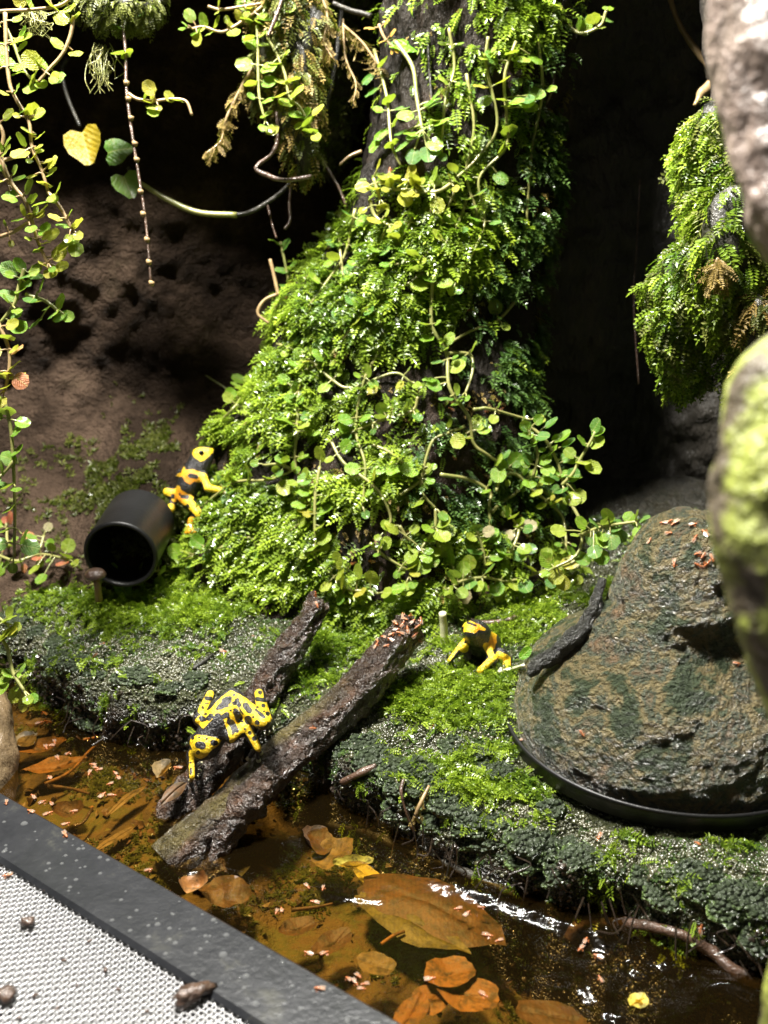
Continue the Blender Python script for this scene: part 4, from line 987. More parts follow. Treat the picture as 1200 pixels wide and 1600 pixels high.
def liverwort():
    """wavy overlapping lobes hanging over the lip of the bank"""
    ps, rn = [], []; th = np.linspace(0, 2 * math.pi, 18, endpoint=False)
    px = [(x, y + RNG.uniform(-34, 6), 1) for x, y, z in [(RNG.uniform(-20, 320), 0, 0) for _ in range(34)]]
    spots = []
    for i in range(170):
        x = RNG.uniform(-1.75, -.72) if i < 55 else RNG.uniform(-.18, 1.25)
        k = abs(RNG.normal()) * .06 - .04; y = float(lip_y(x)) + k; spots.append((x, y))
    for i in range(40):
        q = hit(RNG.uniform(560, 900), RNG.uniform(1150, 1330), 0, TREE_GROUND)[0]; spots.append((q[0], q[1]))
    for i, (x, y) in enumerate(spots):
        z = float(ground_h(np.array([x]), np.array([y]))[0][0]); 
        if z < .03 or math.hypot(x - HC[0], y - HC[1]) < .6: continue
        r = RNG.uniform(.022, .058); wv = 1 + .14 * np.sin(th * RNG.integers(3, 6) + RNG.uniform(0, 6)) + .08 * np.sin(th * 9 + i)
        rings = []
        for q, h in ((.02, .012), (.45, .02), (.8, .016), (1.0, .002), (.97, -.014)):
            rr = r * q * wv; rings.append(np.stack([rr * np.cos(th) * 1.25, rr * np.sin(th), np.full(18, h * .6) + .10 * r * q * np.sin(3 * th + i)], 1))
        V = np.vstack(rings); tilt = RNG.uniform(.05, .5); c, s = math.cos(tilt), math.sin(tilt); V = V @ np.array(((1, 0, 0), (0, c, s), (0, -s, c)))   # front edge down
        a = RNG.uniform(-.4, .4); V = V @ np.array(((math.cos(a), math.sin(a), 0), (-math.sin(a), math.cos(a), 0), (0, 0, 1)))
        V = V + 0.006 * fbm(V + i, 60, 3, 2)[:, None] * np.array((0, 0, 1))
        ps.append((V + (x, y, z + .006), grid_faces(18, 5, True))); b = RNG.uniform(0, .3); rn.append(np.repeat([b, b, b + .1, b + .6, b + .3], 18))
    V, F = join(ps)
    tag(link('liverwort', mesh_np('liverwort', V, F, [M['liverwort']], True, {'rnd': np.concatenate(rn)})), 'overlapping wavy liverwort lobes along the lip of the bank', kind='stuff')
liverwort()

def moss_clump(name, label, cat, centre, radii, n, mats, size, seed, hang=.8, core='root_dark', temps=None, extra=None):
    """a ragged hanging cushion: a lumpy core in the middle, fronds standing and hanging all over it"""
    th = np.linspace(0, 2 * math.pi, 40, endpoint=False); ph = np.linspace(.03, math.pi - .03, 26)
    S = np.array([(math.sin(p) * math.cos(a), math.sin(p) * math.sin(a), math.cos(p)) for p in ph for a in th]); F = grid_faces(40, 26, True)
    V = S * np.array(radii) * (1 + .45 * fbm(S + seed, 1.6, seed, 4))[:, None] + centre
    t = thing(name, label, cat, centre)
    part('clump', V, F, [M[core]], t)
    for mt, cnt in mats:
        P, Nn = sample_surface(V, F, cnt, lambda p: np.clip(.6 + fbm(p, 6, seed + 3, 3), .03, 2) * (p[:, 1] < centre[1] + radii[1] * .6))
        Nn[np.sum(Nn * (P - centre), 1) < 0] *= -1
        T = unit_rows(Nn * .6 + np.array((0, -.1, -hang)) + .5 * randu(cnt)); rnd = np.clip(.45 + .4 * fbm(P, 7, seed + 8, 2) + .25 * RNG.normal(size=cnt), 0, 1)
        v, f, R = lay(P, unit_rows(Nn + .4 * randu(cnt) + np.array((0, 0, .5))), T, size * RNG.uniform(.6, 1.3, cnt), temps or FRONDS, rnd)
        part('frond', v, f, [M[mt]], t, False, {'rnd': R}, kind='stuff')
    return t
# the rock ledge overhanging at the top, between the hanging creepers and the stump
def ledge():
    c = at(505, 70, 4.75)
    th = np.linspace(0, 2 * math.pi, 70, endpoint=False); ph = np.linspace(.03, math.pi - .03, 60)
    S = np.array([(math.sin(p) * math.cos(a), math.sin(p) * math.sin(a), math.cos(p)) for p in ph for a in th])
    V = S * np.array((.30, .32, .95)) * (1 + .30 * fbm(S, 1.5, 151, 4) + .09 * fbm(S, 7, 155, 3))[:, None]; V = V + c + np.array((0, .2, .38)); 
    t = thing('rock_ledge', 'olive mossy rock hanging down from above, left of the stump', 'rock', c)
    F = grid_faces(70, 60, True); part('rock', V, F, [M['ledge']], t)
    P, Nn = sample_surface(V, F, 2600, lambda p: np.clip(.2 + fbm(p, 5, 159, 3), 0, 1) * (p[:, 1] < c[1] + .3)); Nn[np.sum(Nn * (P - c), 1) < 0] *= -1
    v, f, R = lay(P, Nn, unit_rows(Nn * .5 + np.array((0, 0, -.7)) + .6 * randu(len(P))), RNG.uniform(.02, .05, len(P)), FRONDS + TUFTS, np.clip(.3 + .25 * RNG.normal(size=len(P)), 0, 1))
    part('moss', v, f, [M['moss_olive']], t, False, {'rnd': R}, kind='stuff'); return V, F
LEDGE = ledge()
moss_clump('hanging_moss', 'big ragged clump of green moss hanging on the right, its middle browned', 'moss clump', at(1160, 385, 3.75), (.30, .22, .43), 0, [('moss', 4600), ('moss_olive', 2000)], .085, 161, .75)
q_ = at(1165, 400, 3.85); v_, f_ = tube(smooth_path([q_ + (0, .1, -.35), q_ + (.02, .1, 0), q_ + (.05, .2, .5), q_ + (.10, .6, 1.3)], 10), [.10, .15, .17, .22], 24, True, .25, 3); part('root', v_, f_, [M['dark_wall']], bpy.data.objects['hanging_moss'])
moss_clump('hanging_moss', 'small sprig of moss above the big clump at the right', 'moss clump', at(1120, 240, 3.75), (.10, .12, .12), 0, [('moss', 420), ('moss_olive', 120)], .09, 163, .5)
moss_clump('hanging_moss', 'withered orange tuft amid the green moss on the right', 'moss clump', at(1122, 425, 3.47), (.028, .02, .035), 0, [('moss_tan', 90)], .05, 164, .6, 'stem_tan')
moss_clump('hanging_moss', 'brown dry moss fringe trailing below the right-hand clump', 'moss clump', at(1190, 520, 3.6), (.08, .1, .14), 0, [('moss_tan', 200), ('moss_olive', 300)], .07, 165, .9)
moss_clump('hanging_moss', 'yellowing cushion of moss behind the creeper at the top, beside the ledge', 'moss clump', at(448, 60, 4.25), (.14, .12, .26), 0, [('moss_tan', 330), ('moss_olive', 700)], .075, 167, .8)
moss_clump('hanging_moss', 'tan ferny moss trailing under the round-leaved creeper, left of the ledge', 'moss clump', at(470, 165, 4.25), (.07, .08, .22), 0, [('moss_tan', 200), ('moss_olive', 200)], .075, 169, .9)
moss_clump('hanging_moss', 'dark olive moss lip above the heart-shaped leaves', 'moss clump', at(190, 6, 4.0), (.16, .12, .07), 0, [('moss_olive', 500)], .05, 171, .9)
moss_clump('hanging_moss', 'golden tuft of moss on the stump beside the tall pale stems', 'moss clump', at(735, 90, 4.34), (.09, .05, .11), 0, [('moss_olive', 500), ('moss', 150)], .06, 173, .5)
def strand(name, label, cat, pts, r, matname, fr=None, n=60, size=.05, temps=None):
    p = smooth_path(pts, 8); v, f = tube(p, [r, r * .5], 6, True, .3, len(p))
    t = thing(name, label, cat, p[0]); part('stem', v, f, [M[matname]], t)
    if fr:
        i = RNG.integers(0, len(p) - 1, n); P = p[i] + r * .4 * RNG.normal(size=(n, 3)); v, f, R = lay(P, randu(n), unit_rows(.6 * randu(n) + np.array((0, 0, -.8))), size * RNG.uniform(.5, 1.2, n), temps or FRONDS, np.clip(.45 + .25 * RNG.normal(size=n), 0, 1))
        part('frond', v, f, [M[fr]], t, False, {'rnd': R}, kind='stuff')
strand('moss_strand', 'long tan mossy strand dangling into the dark left of the hanging creeper', 'moss strand', [at(395, 105, 4.2), at(370, 150, 4.2), at(352, 190, 4.2), at(345, 220, 4.2), at(322, 240, 4.18)], .008, 'stem_tan', 'moss_tan', 130, .05)
strand('moss_strand', 'golden mossy strand hanging at the top beside the dark vine', 'moss strand', [at(500, -20, 4.2), at(512, 30, 4.2), at(506, 65, 4.2), at(520, 92, 4.2)], .008, 'stem_tan', 'moss_tan', 110, .05)
strand('moss_strand', 'thin olive strand with a drooping tip in front of the mossy ledge', 'moss strand', [at(536, 30, 4.3), at(540, 90, 4.3), at(556, 130, 4.3), at(552, 160, 4.3)], .006, 'stem_tan', 'moss_tan', 50, .035)
strand('moss_strand', 'rust-brown rootlet with hairy twigs slanting across the ledge', 'rootlet', [at(536, 40, 4.3), at(565, 65, 4.3), at(590, 100, 4.3), at(604, 118, 4.3)], .008, 'stem_tan', 'moss_tan', 60, .05, HANGERS)
strand('moss_strand', 'dry curled moss frond on the stump near the golden tuft', 'moss strand', [at(700, 10, 4.3), at(720, 35, 4.3), at(733, 52, 4.3)], .006, 'stem_tan', 'moss_tan', 60, .035)
strand('moss_strand', 'withered strand trailing down the stump below the golden tuft', 'moss strand', [at(694, 80, 4.36), at(698, 115, 4.36), at(712, 140, 4.36), at(722, 158, 4.36)], .006, 'stem_tan', 'moss_tan', 80, .04)
strand('moss_strand', 'pale mossy tangle at the very top, over the tall stems of the stump', 'moss strand', [at(790, 15, 4.3), at(815, 12, 4.3), at(830, 30, 4.3), at(845, 40, 4.3)], .007, 'stem_tan', 'moss_tan', 110, .05)
for i, (x, y0, y1) in enumerate([(160, 70, 140), (50, 18, 50)]):
    ps = []
    for k in range(34):
        a = at(x + RNG.uniform(-14, 14), y0 + RNG.uniform(-4, 8), 4.0 - .3 * i); b = at(x + RNG.uniform(-22, 22), y1 + RNG.uniform(-30, 8), 4.0 - .3 * i); m = (a + b) / 2 + .025 * RNG.normal(size=3)
        ps.append(tube(smooth_path([a, m, (m + b) / 2 + .02 * RNG.normal(size=3), b], 6), .0017, 4, False))
    V, F = join(ps); t = thing('root_hairs', ['beard of fine olive root hairs against the dark rear wall', 'short wisp of root hairs under the top left stem'][i], 'roots', V[0]); part('hair', V, F, [M['stem_green']], t, kind='stuff')

M['grain'] = rock_mat('wet_grain', [(0.3, (0.020, 0.022, 0.008)), (0.5, (0.048, 0.050, 0.020)), (0.7, (0.10, 0.095, 0.055))], 9, ((90, 0.4),), 0.004, 0.4, 1.0, 0.2)
GREY = [(260, 1030, 110, 30, 1), (400, 1000, 60, 30, .8), (290, 915, 45, 22, .9), (120, 985, 70, 25, .8), (610, 1150, 80, 30, 1), (560, 1020, 60, 40, .5), (700, 1165, 60, 25, .6), (930, 1270, 70, 25, 1), (1050, 1330, 130, 40, 1.2), (1170, 1370, 70, 40, 1), (900, 1330, 70, 20, .6), (760, 1200, 60, 20, .6), (690, 1035, 60, 25, .5), (870, 985, 50, 30, .4), (200, 1060, 110, 16, .7), (800, 1265, 60, 20, .6)]
def grains():
    """the granular wet crust of the bank: tiny beads that glint"""
    def dens(p):
        x, y, d = to_px(p); s = .12
        for a, b, sx, sy, w in GREY: s = s + w * np.exp(-((x - a) / sx) ** 2 - ((y - b) / sy) ** 2)
        h = np.hypot(p[:, 0] - HC[0], p[:, 1] - HC[1]); k = bank_d(p[:, 0], p[:, 1])
        return np.clip(s * (1 + .8 * fbm(p, 9, 401, 3)), .01, 2) * (k > -.07) * (d < 4.9) * (h > .58) * (y > 820) * (np.abs(x - 600) < 700)
    n = 30000; P, Nn = sample_surface(GV, GF, n, dens); Nn[Nn[:, 2] < 0] *= -1
    r = RNG.uniform(.003, .0085, n) * np.where(RNG.random(n) < .08, 1.5, 1)
    A = unit_rows(np.cross(Nn, randu(n))); B = np.cross(Nn, A); k = np.arange(5) / 5 * 2 * math.pi
    low = P[:, None] + r[:, None, None] * (np.cos(k)[None, :, None] * A[:, None] + np.sin(k)[None, :, None] * B[:, None]) - .002 * Nn[:, None]
    mid = P[:, None] + .72 * r[:, None, None] * (np.cos(k + .6)[None, :, None] * A[:, None] + np.sin(k + .6)[None, :, None] * B[:, None]) + (.65 * r)[:, None, None] * Nn[:, None]
    top = (P + (r * 1.0)[:, None] * Nn)[:, None]
    V = np.concatenate([low, mid, top], 1).reshape(-1, 3); i = np.arange(5); o = np.arange(n)[:, None, None] * 11
    Q = (np.stack([i, (i + 1) % 5, 5 + (i + 1) % 5, 5 + i], 1)[None] + o).reshape(-1, 4); T = (np.stack([5 + i, 5 + (i + 1) % 5, np.full(5, 10)], 1)[None] + o).reshape(-1, 3)
    tag(link('wet_grit', mesh_np('wet_grit', V, [T, Q], [M['grain']], True)), 'grey-green granular crust glinting wet on the bank', kind='stuff')
grains()

def wall_foot_moss():
    def dens(p):
        x, y, d = to_px(p); return np.exp(-((x - 240) / 110) ** 2 - ((y - 770) / 70) ** 2) * np.clip(.3 + fbm(p, 7, 601, 3), 0, 1)
    n = 2600; P, Nn = sample_surface(WV, WF, n, dens); Nn[Nn[:, 1] > 0] *= -1
    V, F, R = lay(P, unit_rows(Nn + .4 * randu(n)), unit_rows(randu(n) + np.array((0, 0, -.5))), RNG.uniform(.014, .034, n), TUFTS, np.clip(.2 + .2 * RNG.normal(size=n), 0, 1))
    tag(link('moss', mesh_np('moss', V, F, [M['moss_olive']], False, {'rnd': R})), 'thin dull moss on the foot of the rear wall above the pipe', kind='stuff')
wall_foot_moss()
# ------------------------------------------------------------------ leaves and creepers
def leaf_mesh(name, kind='round', cup=.12, seed=0):
    """blade from its stalk at the origin along +y, face up +z, one unit long"""
    r = np.random.default_rng(seed); n = 14; th = np.linspace(0, 2 * math.pi, n, endpoint=False); out = []
    for q in (.5, 1.0):
        x = np.sin(th); y = -np.cos(th)
        if kind == 'round': ex, ey = .47, .5
        elif kind == 'oval': ex, ey = .30, .5
        else: ex, ey = .44, .5
        X = x * ex * q; Yy = .5 + y * ey * q
        if kind == 'heart':
            X = X * (1.0 - .55 * np.clip((Yy - .35) / .65, 0, 1)) * 1.12; Yy = Yy - .17 * q * np.exp(-((th - math.pi) / .35) ** 2) * 0 + .20 * q * np.exp(-(np.minimum(th, 2 * math.pi - th) / .35) ** 2)
        w = 1 + (.035 * np.cos(7 * th) if q == 1 else 0)
        X, Yy = X * w, .5 + (Yy - .5) * w
        Z = cup * (X ** 2 + (Yy - .5) ** 2) * 2.2 - .10 * np.exp(-(X / .06) ** 2) * q * .5 + .02 * r.normal(size=n) * q - (.10 * Yy ** 2 if kind != 'round' else .04 * Yy ** 2)
        out.append(np.stack([X, Yy, Z], 1))
    V = np.vstack([[(0, .5, -.05)], out[0], out[1]])
    k = np.arange(n); T = np.stack([np.zeros(n, int), 1 + k, 1 + (k + 1) % n], 1); Q = np.stack([1 + k, 1 + n + k, 1 + n + (k + 1) % n, 1 + (k + 1) % n], 1)
    return V, [T, Q]
LEAF = {}
def leaf_data(kind, mat_, variant):
    key = (kind, mat_, variant)
    if key not in LEAF:
        V, F = leaf_mesh('leaf', kind, (.18, -.12, .05)[variant % 3], variant)
        LEAF[key] = mesh_np('leaf', V, F, [M[mat_]])
    return LEAF[key]
def place_leaf(parent, p, along, normal, size, kind, mat_, variant):
    y = unit(along); z = np.asarray(normal, float); z = unit(z - y * (z @ y)); x = np.cross(y, z)
    o = bpy.data.objects.new('leaf', leaf_data(kind, mat_, variant)); COL.objects.link(o); o.parent = parent
    m = Matrix(((x[0], y[0], z[0], 0), (x[1], y[1], z[1], 0), (x[2], y[2], z[2], 0), (0, 0, 0, 1))) @ Matrix.Diagonal((size, size, size, 1))
    m.translation = Vector(np.asarray(p, float) - np.array(parent.location)); o.matrix_basis = m
LR = random.Random(5)
def pick(mix):
    t = sum(w for _, w in mix); r = LR.random() * t
    for m, w in mix:
        r -= w
        if r <= 0: return m
    return mix[0][0]
GREENS = [('leaf_green', 5), ('leaf_lime', 3), ('leaf_deep', 2)]
LIMES = [('leaf_lime', 5), ('leaf_yellow', 1.5), ('leaf_green', 3)]
YELLOWS = [('leaf_yellow', 5), ('leaf_lime', 4), ('leaf_green', 1.5)]
DEEPS = [('leaf_deep', 4), ('leaf_green', 4)]
UPL = unit((-.25, -.45, .85))
def creeper(name, label, paths, size=.072, gap=.10, mix=GREENS, stem='stem_green', r=.0075, depth=None, off=.035, spread=1.0, start=0.0, extra=(), kind='round', cat='creeper', tree=None, skip=0.0, end_leaf=True, droop=0.0):
    """paths in photograph pixels, laid on the surface under them or hung at a given distance; leaf pairs along each stem"""
    runs = []; size = size * (.72 if name == 'hanging_creeper' else .86)
    for path in paths:
        pts = []
        for q in path:
            if len(q) == 3: pts.append(at(q[0], q[1], q[2]))
            elif depth is not None: pts.append(at(q[0], q[1], depth))
            else:
                p, n = hit(q[0], q[1], off, tree); pts.append(p if p is not None else at(q[0], q[1], 4.3))
        runs.append(smooth_path(pts, 7))
    t = thing(name, label, cat, runs[0][0]); tubes = []; leaves = []
    for k, p in enumerate(runs):
        tubes.append(tube(p, [r, r * .75], 7, True))
        s = np.concatenate([[0], np.cumsum(np.linalg.norm(np.diff(p, axis=0), axis=1))]); L = s[-1]; u = gap * start + gap * .4; j = LR.randint(0, 1)
        while u < L:
            c = np.array([np.interp(u, s, p[:, i]) for i in range(3)]); e = np.array([np.interp(min(u + .02, L), s, p[:, i]) for i in range(3)]); ax = unit(e - c + 1e-9)
            side = unit(np.cross(ax, unit((0, -1, .35)))); fr = np.cross(side, ax)
            for sg in (-1, 1):
                if LR.random() < skip: continue
                d = side * sg if j % 2 == 0 else (fr * .55 + side * sg * .8)
                d = unit(d * spread + np.array((0, -.25, .12 - droop)) + np.array([LR.uniform(-.4, .4) for _ in range(3)]))
                leaves.append((c, d, size * LR.uniform(.45, 1.2)))
            u += gap * LR.uniform(.8, 1.25); j += 1
        if end_leaf:
            for sg in (-1, 1): leaves.append((p[-1], unit(unit(p[-1] - p[-3]) + np.array([LR.uniform(-.7, .7), -.3, LR.uniform(0, .6)])), size * LR.uniform(.5, .8)))
    for q in extra:
        if len(q) >= 4 and q[3] is not None: p = at(q[0], q[1], q[3])
        elif depth is not None: p = at(q[0], q[1], depth)
        else:
            p, n = hit(q[0], q[1], off + .015, tree)
        allp = np.vstack(runs); c = allp[np.argmin(((allp - p) ** 2).sum(1))]
        d = unit(p - c + np.array([LR.uniform(-.02, .02), -.02, .01])); sz = (q[2] if len(q) > 2 and q[2] else size) * LR.uniform(.85, 1.1)
        leaves.append((p - d * sz * .5, d, sz, c))
    for lf in leaves:
        c, d, sz = lf[:3]
        if len(lf) == 4: b = c; root = lf[3]
        else: b = c + d * .022; root = c
        tubes.append(tube([root, (root + b) / 2 + np.array((0, -.003, .004)), b + d * sz * .12], [r * .5, r * .38], 5, False))
        nrm = unit(UPL + np.array([LR.uniform(-.5, .5), LR.uniform(-.45, .35), LR.uniform(-.25, .2)]))
        place_leaf(t, b, d + .15 * np.array((0, 0, -1)) * LR.random(), nrm, sz, kind, pick(mix), LR.randint(0, 2))
    V, F = join(tubes); part('stem', V, F, [M[stem]], t)
    return t
G = 'creepers trailing over the stump'
# on the stump
creeper('creeper', 'pale bare stem running from the golden tuft down to the yellow leaf cluster', [[(762, 60), (762, 103), (770, 197), (743, 243), (700, 277), (668, 288)]], gap=.5, off=.05, extra=[(752, 85), (770, 88), (762, 96), (697, 268), (672, 275)], mix=LIMES)
creeper('creeper', 'longest pale stem curving down the right of the stump with spaced oval leaves', [[(795, 70), (788, 127), (792, 173), (780, 230), (753, 287), (740, 350), (727, 400), (705, 432)]], gap=.6, off=.06, kind='round', extra=[(775, 165), (805, 160), (820, 145), (773, 205), (770, 222), (738, 272), (766, 286), (742, 342), (738, 395), (800, 90), (820, 90), (808, 102), (778, 98), (805, 165), (812, 150)], mix=GREENS, size=.085)
creeper('creeper', 'creeper arching from the top of the stump out over the black gap', [[(815, 50, 4.25), (843, 33, 4.2), (857, 32, 4.2), (880, 35, 4.18), (907, 52, 4.15), (938, 40, 4.12), (947, 17, 4.1)]], gap=.9, end_leaf=False, extra=[(854, 15), (877, 16), (905, 37), (915, 43), (925, 27), (947, 31), (950, 12), (810, 40), (820, 40)], mix=GREENS, depth=4.15, r=.009)
creeper('creeper', 'reddish stem hooking back into the stump at its upper right edge', [[(857, 32, 4.2), (863, 80, 4.2), (866, 115, 4.2), (858, 153, 4.2), (835, 183, 4.3)]], gap=1.4, end_leaf=False, stem='stem_brown', extra=[(852, 90), (868, 80), (862, 78), (853, 82)], depth=4.2, mix=YELLOWS, size=.07)
creeper('creeper', 'creeper slanting down left across the sunny face to the double shoot', [[(667, 415), (640, 445), (597, 463), (567, 497), (533, 543), (513, 570), (480, 583), (472, 617)]], gap=.13, extra=[(556, 474), (573, 487), (525, 515), (537, 500), (560, 505), (500, 543), (462, 563), (478, 552), (520, 552)], mix=GREENS)
creeper('creeper', 'creeper rising beside the dead twig at the left shoulder of the stump', [[(472, 617), (463, 677), (468, 733), (497, 797)]], gap=.12, mix=GREENS, extra=[(450, 600), (465, 610), (445, 625), (445, 660), (480, 655), (450, 700), (470, 708), (485, 675)])
creeper('creeper', 'long creeper crossing the middle of the stump to the right-hand sprays', [[(663, 418), (664, 495), (672, 520), (683, 550), (697, 613), (717, 653), (730, 690), (747, 710), (793, 743), (823, 757), (857, 777)]], gap=.17, off=.06, mix=GREENS, extra=[(657, 534), (700, 537), (705, 585), (669, 600), (677, 616), (705, 630), (725, 660), (713, 683), (760, 710), (788, 720), (805, 740), (830, 752)], size=.085, r=.009)
creeper('creeper', 'thick bent shoot branching right toward the bushy spray', [[(723, 645), (740, 636), (760, 638), (790, 648), (817, 660)], [(697, 555), (712, 560), (718, 590), (716, 625)]], gap=.28, off=.07, mix=GREENS)
creeper('creeper', 'creeper looping down the shaded centre of the stump', [[(713, 663), (690, 680), (670, 697), (660, 753), (662, 775), (673, 797)], [(673, 797), (667, 830), (647, 867), (630, 897)]], gap=.2, off=.05, mix=LIMES, size=.085, extra=[(650, 780), (680, 810), (685, 822), (665, 842), (630, 865), (615, 825), (690, 862), (660, 880), (640, 890)])
creeper('creeper', 'short creeper pointing left out of the dark hollow with a blue-green leaf', [[(660, 628), (640, 645), (600, 660), (560, 672)]], gap=.16, off=.05, mix=DEEPS, extra=[(597, 634), (597, 656), (630, 642), (540, 672)])
creeper('creeper', 'nearly leafless stem slanting below the dark hollow', [[(583, 697), (610, 712), (650, 740)], [(627, 770), (645, 755), (656, 745)]], gap=.35, off=.04, mix=GREENS)
creeper('creeper', 'upright creeper on the lower left face turning along the foot of the stump', [[(508, 730), (508, 770), (503, 813), (500, 847), (510, 872), (527, 893)], [(527, 893), (550, 912), (575, 922), (600, 925)]], gap=.14, off=.05, mix=LIMES, size=.088, extra=[(512, 716), (478, 785), (490, 770), (515, 772), (490, 808), (511, 817), (485, 845), (520, 838), (497, 877), (527, 877), (535, 912), (565, 920), (590, 903), (613, 917), (628, 920), (555, 887)])
creeper('creeper', 'short stout creeper with toothed leaves at the foot above the thick log tip', [[(580, 850), (598, 868), (627, 893)], [(622, 822), (640, 845), (652, 858)]], gap=.13, off=.05, mix=LIMES, size=.085, extra=[(577, 855), (602, 853), (612, 820), (660, 863), (640, 888)])
creeper('creeper', 'woody brown creeper forking low on the right of the stump', [[(680, 743), (723, 747), (747, 763), (755, 795), (760, 827)], [(760, 805), (775, 785), (793, 777)]], gap=.6, off=.06, mix=GREENS, r=.009)
creeper('creeper', 'yellowish arched creeper dropping to the leaf carpet by the hide', [[(750, 760), (775, 750), (793, 752), (815, 770), (840, 790), (855, 812), (860, 840), (860, 867)]], gap=.22, off=.08, mix=LIMES, extra=[(815, 765), (835, 773), (846, 792), (872, 828, None, 4.0)])
creeper('creeper', 'bushy spray of bright round leaves standing out right of the stump', [[(817, 658, 4.0), (850, 685, 3.98), (870, 720, 3.97), (880, 753, 3.97)], [(833, 745, 3.98), (840, 710, 3.97), (830, 680, 3.97)]], depth=3.97, gap=.11, mix=DEEPS, size=.075, extra=[(820, 646), (828, 675), (838, 685), (860, 660), (880, 680), (888, 692), (828, 697), (825, 716), (850, 715), (862, 703), (885, 713), (895, 718), (880, 735), (870, 740), (895, 745), (855, 748), (828, 752)])
creeper('creeper', 'tall sprig with paired round leaves reaching up into the black gap', [[(878, 758, 3.95), (895, 740, 3.93), (905, 720, 3.93), (920, 695, 3.92), (930, 675, 3.92)]], depth=3.92, gap=.3, mix=GREENS, size=.078, end_leaf=False, extra=[(930, 665), (935, 674), (910, 688), (933, 690), (912, 720), (898, 745), (878, 768), (895, 778), (905, 775)])
creeper('creeper', 'creeper stem dropping from the sprig to the carpet beside the hide', [[(888, 780, 3.93), (905, 810, 3.9), (910, 835, 3.88), (900, 868, 3.86), (865, 888, 3.86)]], depth=3.87, gap=.4, mix=LIMES, size=.08, extra=[(912, 822), (873, 828), (890, 878), (910, 872), (855, 875), (868, 900), (880, 910)])
creeper('creeper', 'runner of leaves reaching the shoulder of the stone hide', [[(910, 835, 3.85), (935, 825, 3.80), (960, 820, 3.75), (995, 815, 3.7)]], depth=3.76, gap=.1, mix=DEEPS, size=.072, extra=[(930, 815), (950, 815), (962, 822), (942, 838), (945, 845), (970, 838), (985, 808), (995, 822), (940, 870), (930, 862)])
creeper('creeper', 'carpet of overlapping round leaves at the right foot of the stump', [[(690, 925), (720, 910), (750, 905), (790, 898), (830, 897)], [(830, 897), (870, 897), (905, 890), (935, 872)], [(760, 880), (750, 850), (745, 835)], [(790, 870), (800, 840), (795, 815)]], gap=.085, off=.06, mix=[('leaf_lime', 5), ('leaf_green', 3), ('leaf_deep', 3), ('leaf_faded', .6)], size=.08, extra=[(700, 905), (725, 890), (690, 880), (745, 878), (780, 860), (760, 830), (740, 850), (785, 870), (800, 872), (820, 885), (815, 862), (850, 885), (870, 880), (840, 905), (800, 915), (735, 920), (770, 920), (690, 928), (885, 905), (835, 862), (800, 830), (818, 828), (795, 812), (780, 810), (710, 915), (750, 838)])
creeper('creeper', 'yellow-leaved cluster glowing at the top of the sunny face', [[(700, 277), (680, 288), (655, 300), (630, 308)], [(660, 300), (640, 285), (615, 285)], [(600, 285), (600, 320)], [(585, 320), (595, 345), (615, 365)]], gap=.07, off=.07, mix=[('leaf_yellow', 6), ('leaf_lime', 2)], size=.075, extra=[(597, 300), (622, 325), (610, 270), (630, 275), (645, 290), (660, 278)], r=.009)
creeper('creeper', 'left of two upright stems on the bare upper trunk, leaves in spaced pairs', [[(600, 83), (613, 160), (623, 233), (630, 262)]], gap=.9, off=.05, end_leaf=False, mix=DEEPS, extra=[(600, 157), (622, 150), (605, 210), (625, 195), (625, 232), (598, 232), (590, 120), (612, 105)], size=.09)
creeper('creeper', 'right of two upright stems on the bare upper trunk, running up behind the oval leaf', [[(632, 60), (645, 110), (660, 165), (667, 205)]], gap=.9, off=.05, end_leaf=False, mix=DEEPS, extra=[(644, 206), (660, 215), (652, 222), (680, 175), (676, 165), (685, 200), (640, 235), (665, 240), (655, 250), (678, 228)], size=.085, r=.01)
creeper('creeper', 'slender creeper standing at the left rim of the sunny face', [[(538, 325), (540, 380), (540, 430)]], gap=.5, off=.03, mix=DEEPS, size=.07, extra=[(525, 330), (540, 332), (525, 350), (542, 355), (522, 365), (527, 388), (520, 415)])
creeper('creeper', 'little creeper standing alone on the left shoulder in the dark hollow', [[(438, 378, 4.6), (447, 420, 4.6), (455, 470, 4.6)]], depth=4.6, gap=.6, mix=DEEPS, size=.085, extra=[(432, 376), (445, 382), (440, 422), (458, 415), (447, 443), (443, 468), (450, 482)])
creeper('creeper', 'leafy fringe along the ridge at the top of the sunny face', [[(560, 330), (545, 400), (520, 440), (490, 480)], [(610, 345), (590, 400), (560, 430)]], gap=.1, off=.03, mix=GREENS, size=.07)
creeper('creeper', 'scatter of creeper leaves on the sunny face under the yellow cluster', [[(700, 300), (690, 350), (660, 400), (620, 420)], [(650, 340), (625, 385), (600, 400)], [(720, 310), (708, 360), (690, 385)]], gap=.1, off=.04, mix=GREENS, size=.07, r=.007)
creeper('creeper', 'creeper spreading over the left flank beside the banded frog', [[(330, 800), (350, 780), (385, 755), (425, 745), (455, 745)], [(395, 590), (380, 640), (360, 660)], [(470, 740), (440, 720), (420, 725)]], gap=.12, off=.05, mix=GREENS, size=.075, extra=[(285, 815), (262, 785), (275, 808), (330, 795), (345, 770), (380, 745), (400, 748), (425, 748), (375, 592), (400, 590)])
creeper('creeper', 'two thin curled tendrils with a few leaves on the left rim of the stump', [[(375, 625), (350, 605), (325, 585)], [(385, 615), (365, 597)]], gap=5, off=.02, mix=GREENS, end_leaf=False, extra=[(372, 605), (390, 590)], r=.005)
creeper('creeper', 'thin stem trailing straight down the right flank of the trunk', [[(835, 60), (838, 140), (830, 230), (822, 320), (815, 400)]], gap=.5, off=.03, mix=DEEPS, skip=.3)
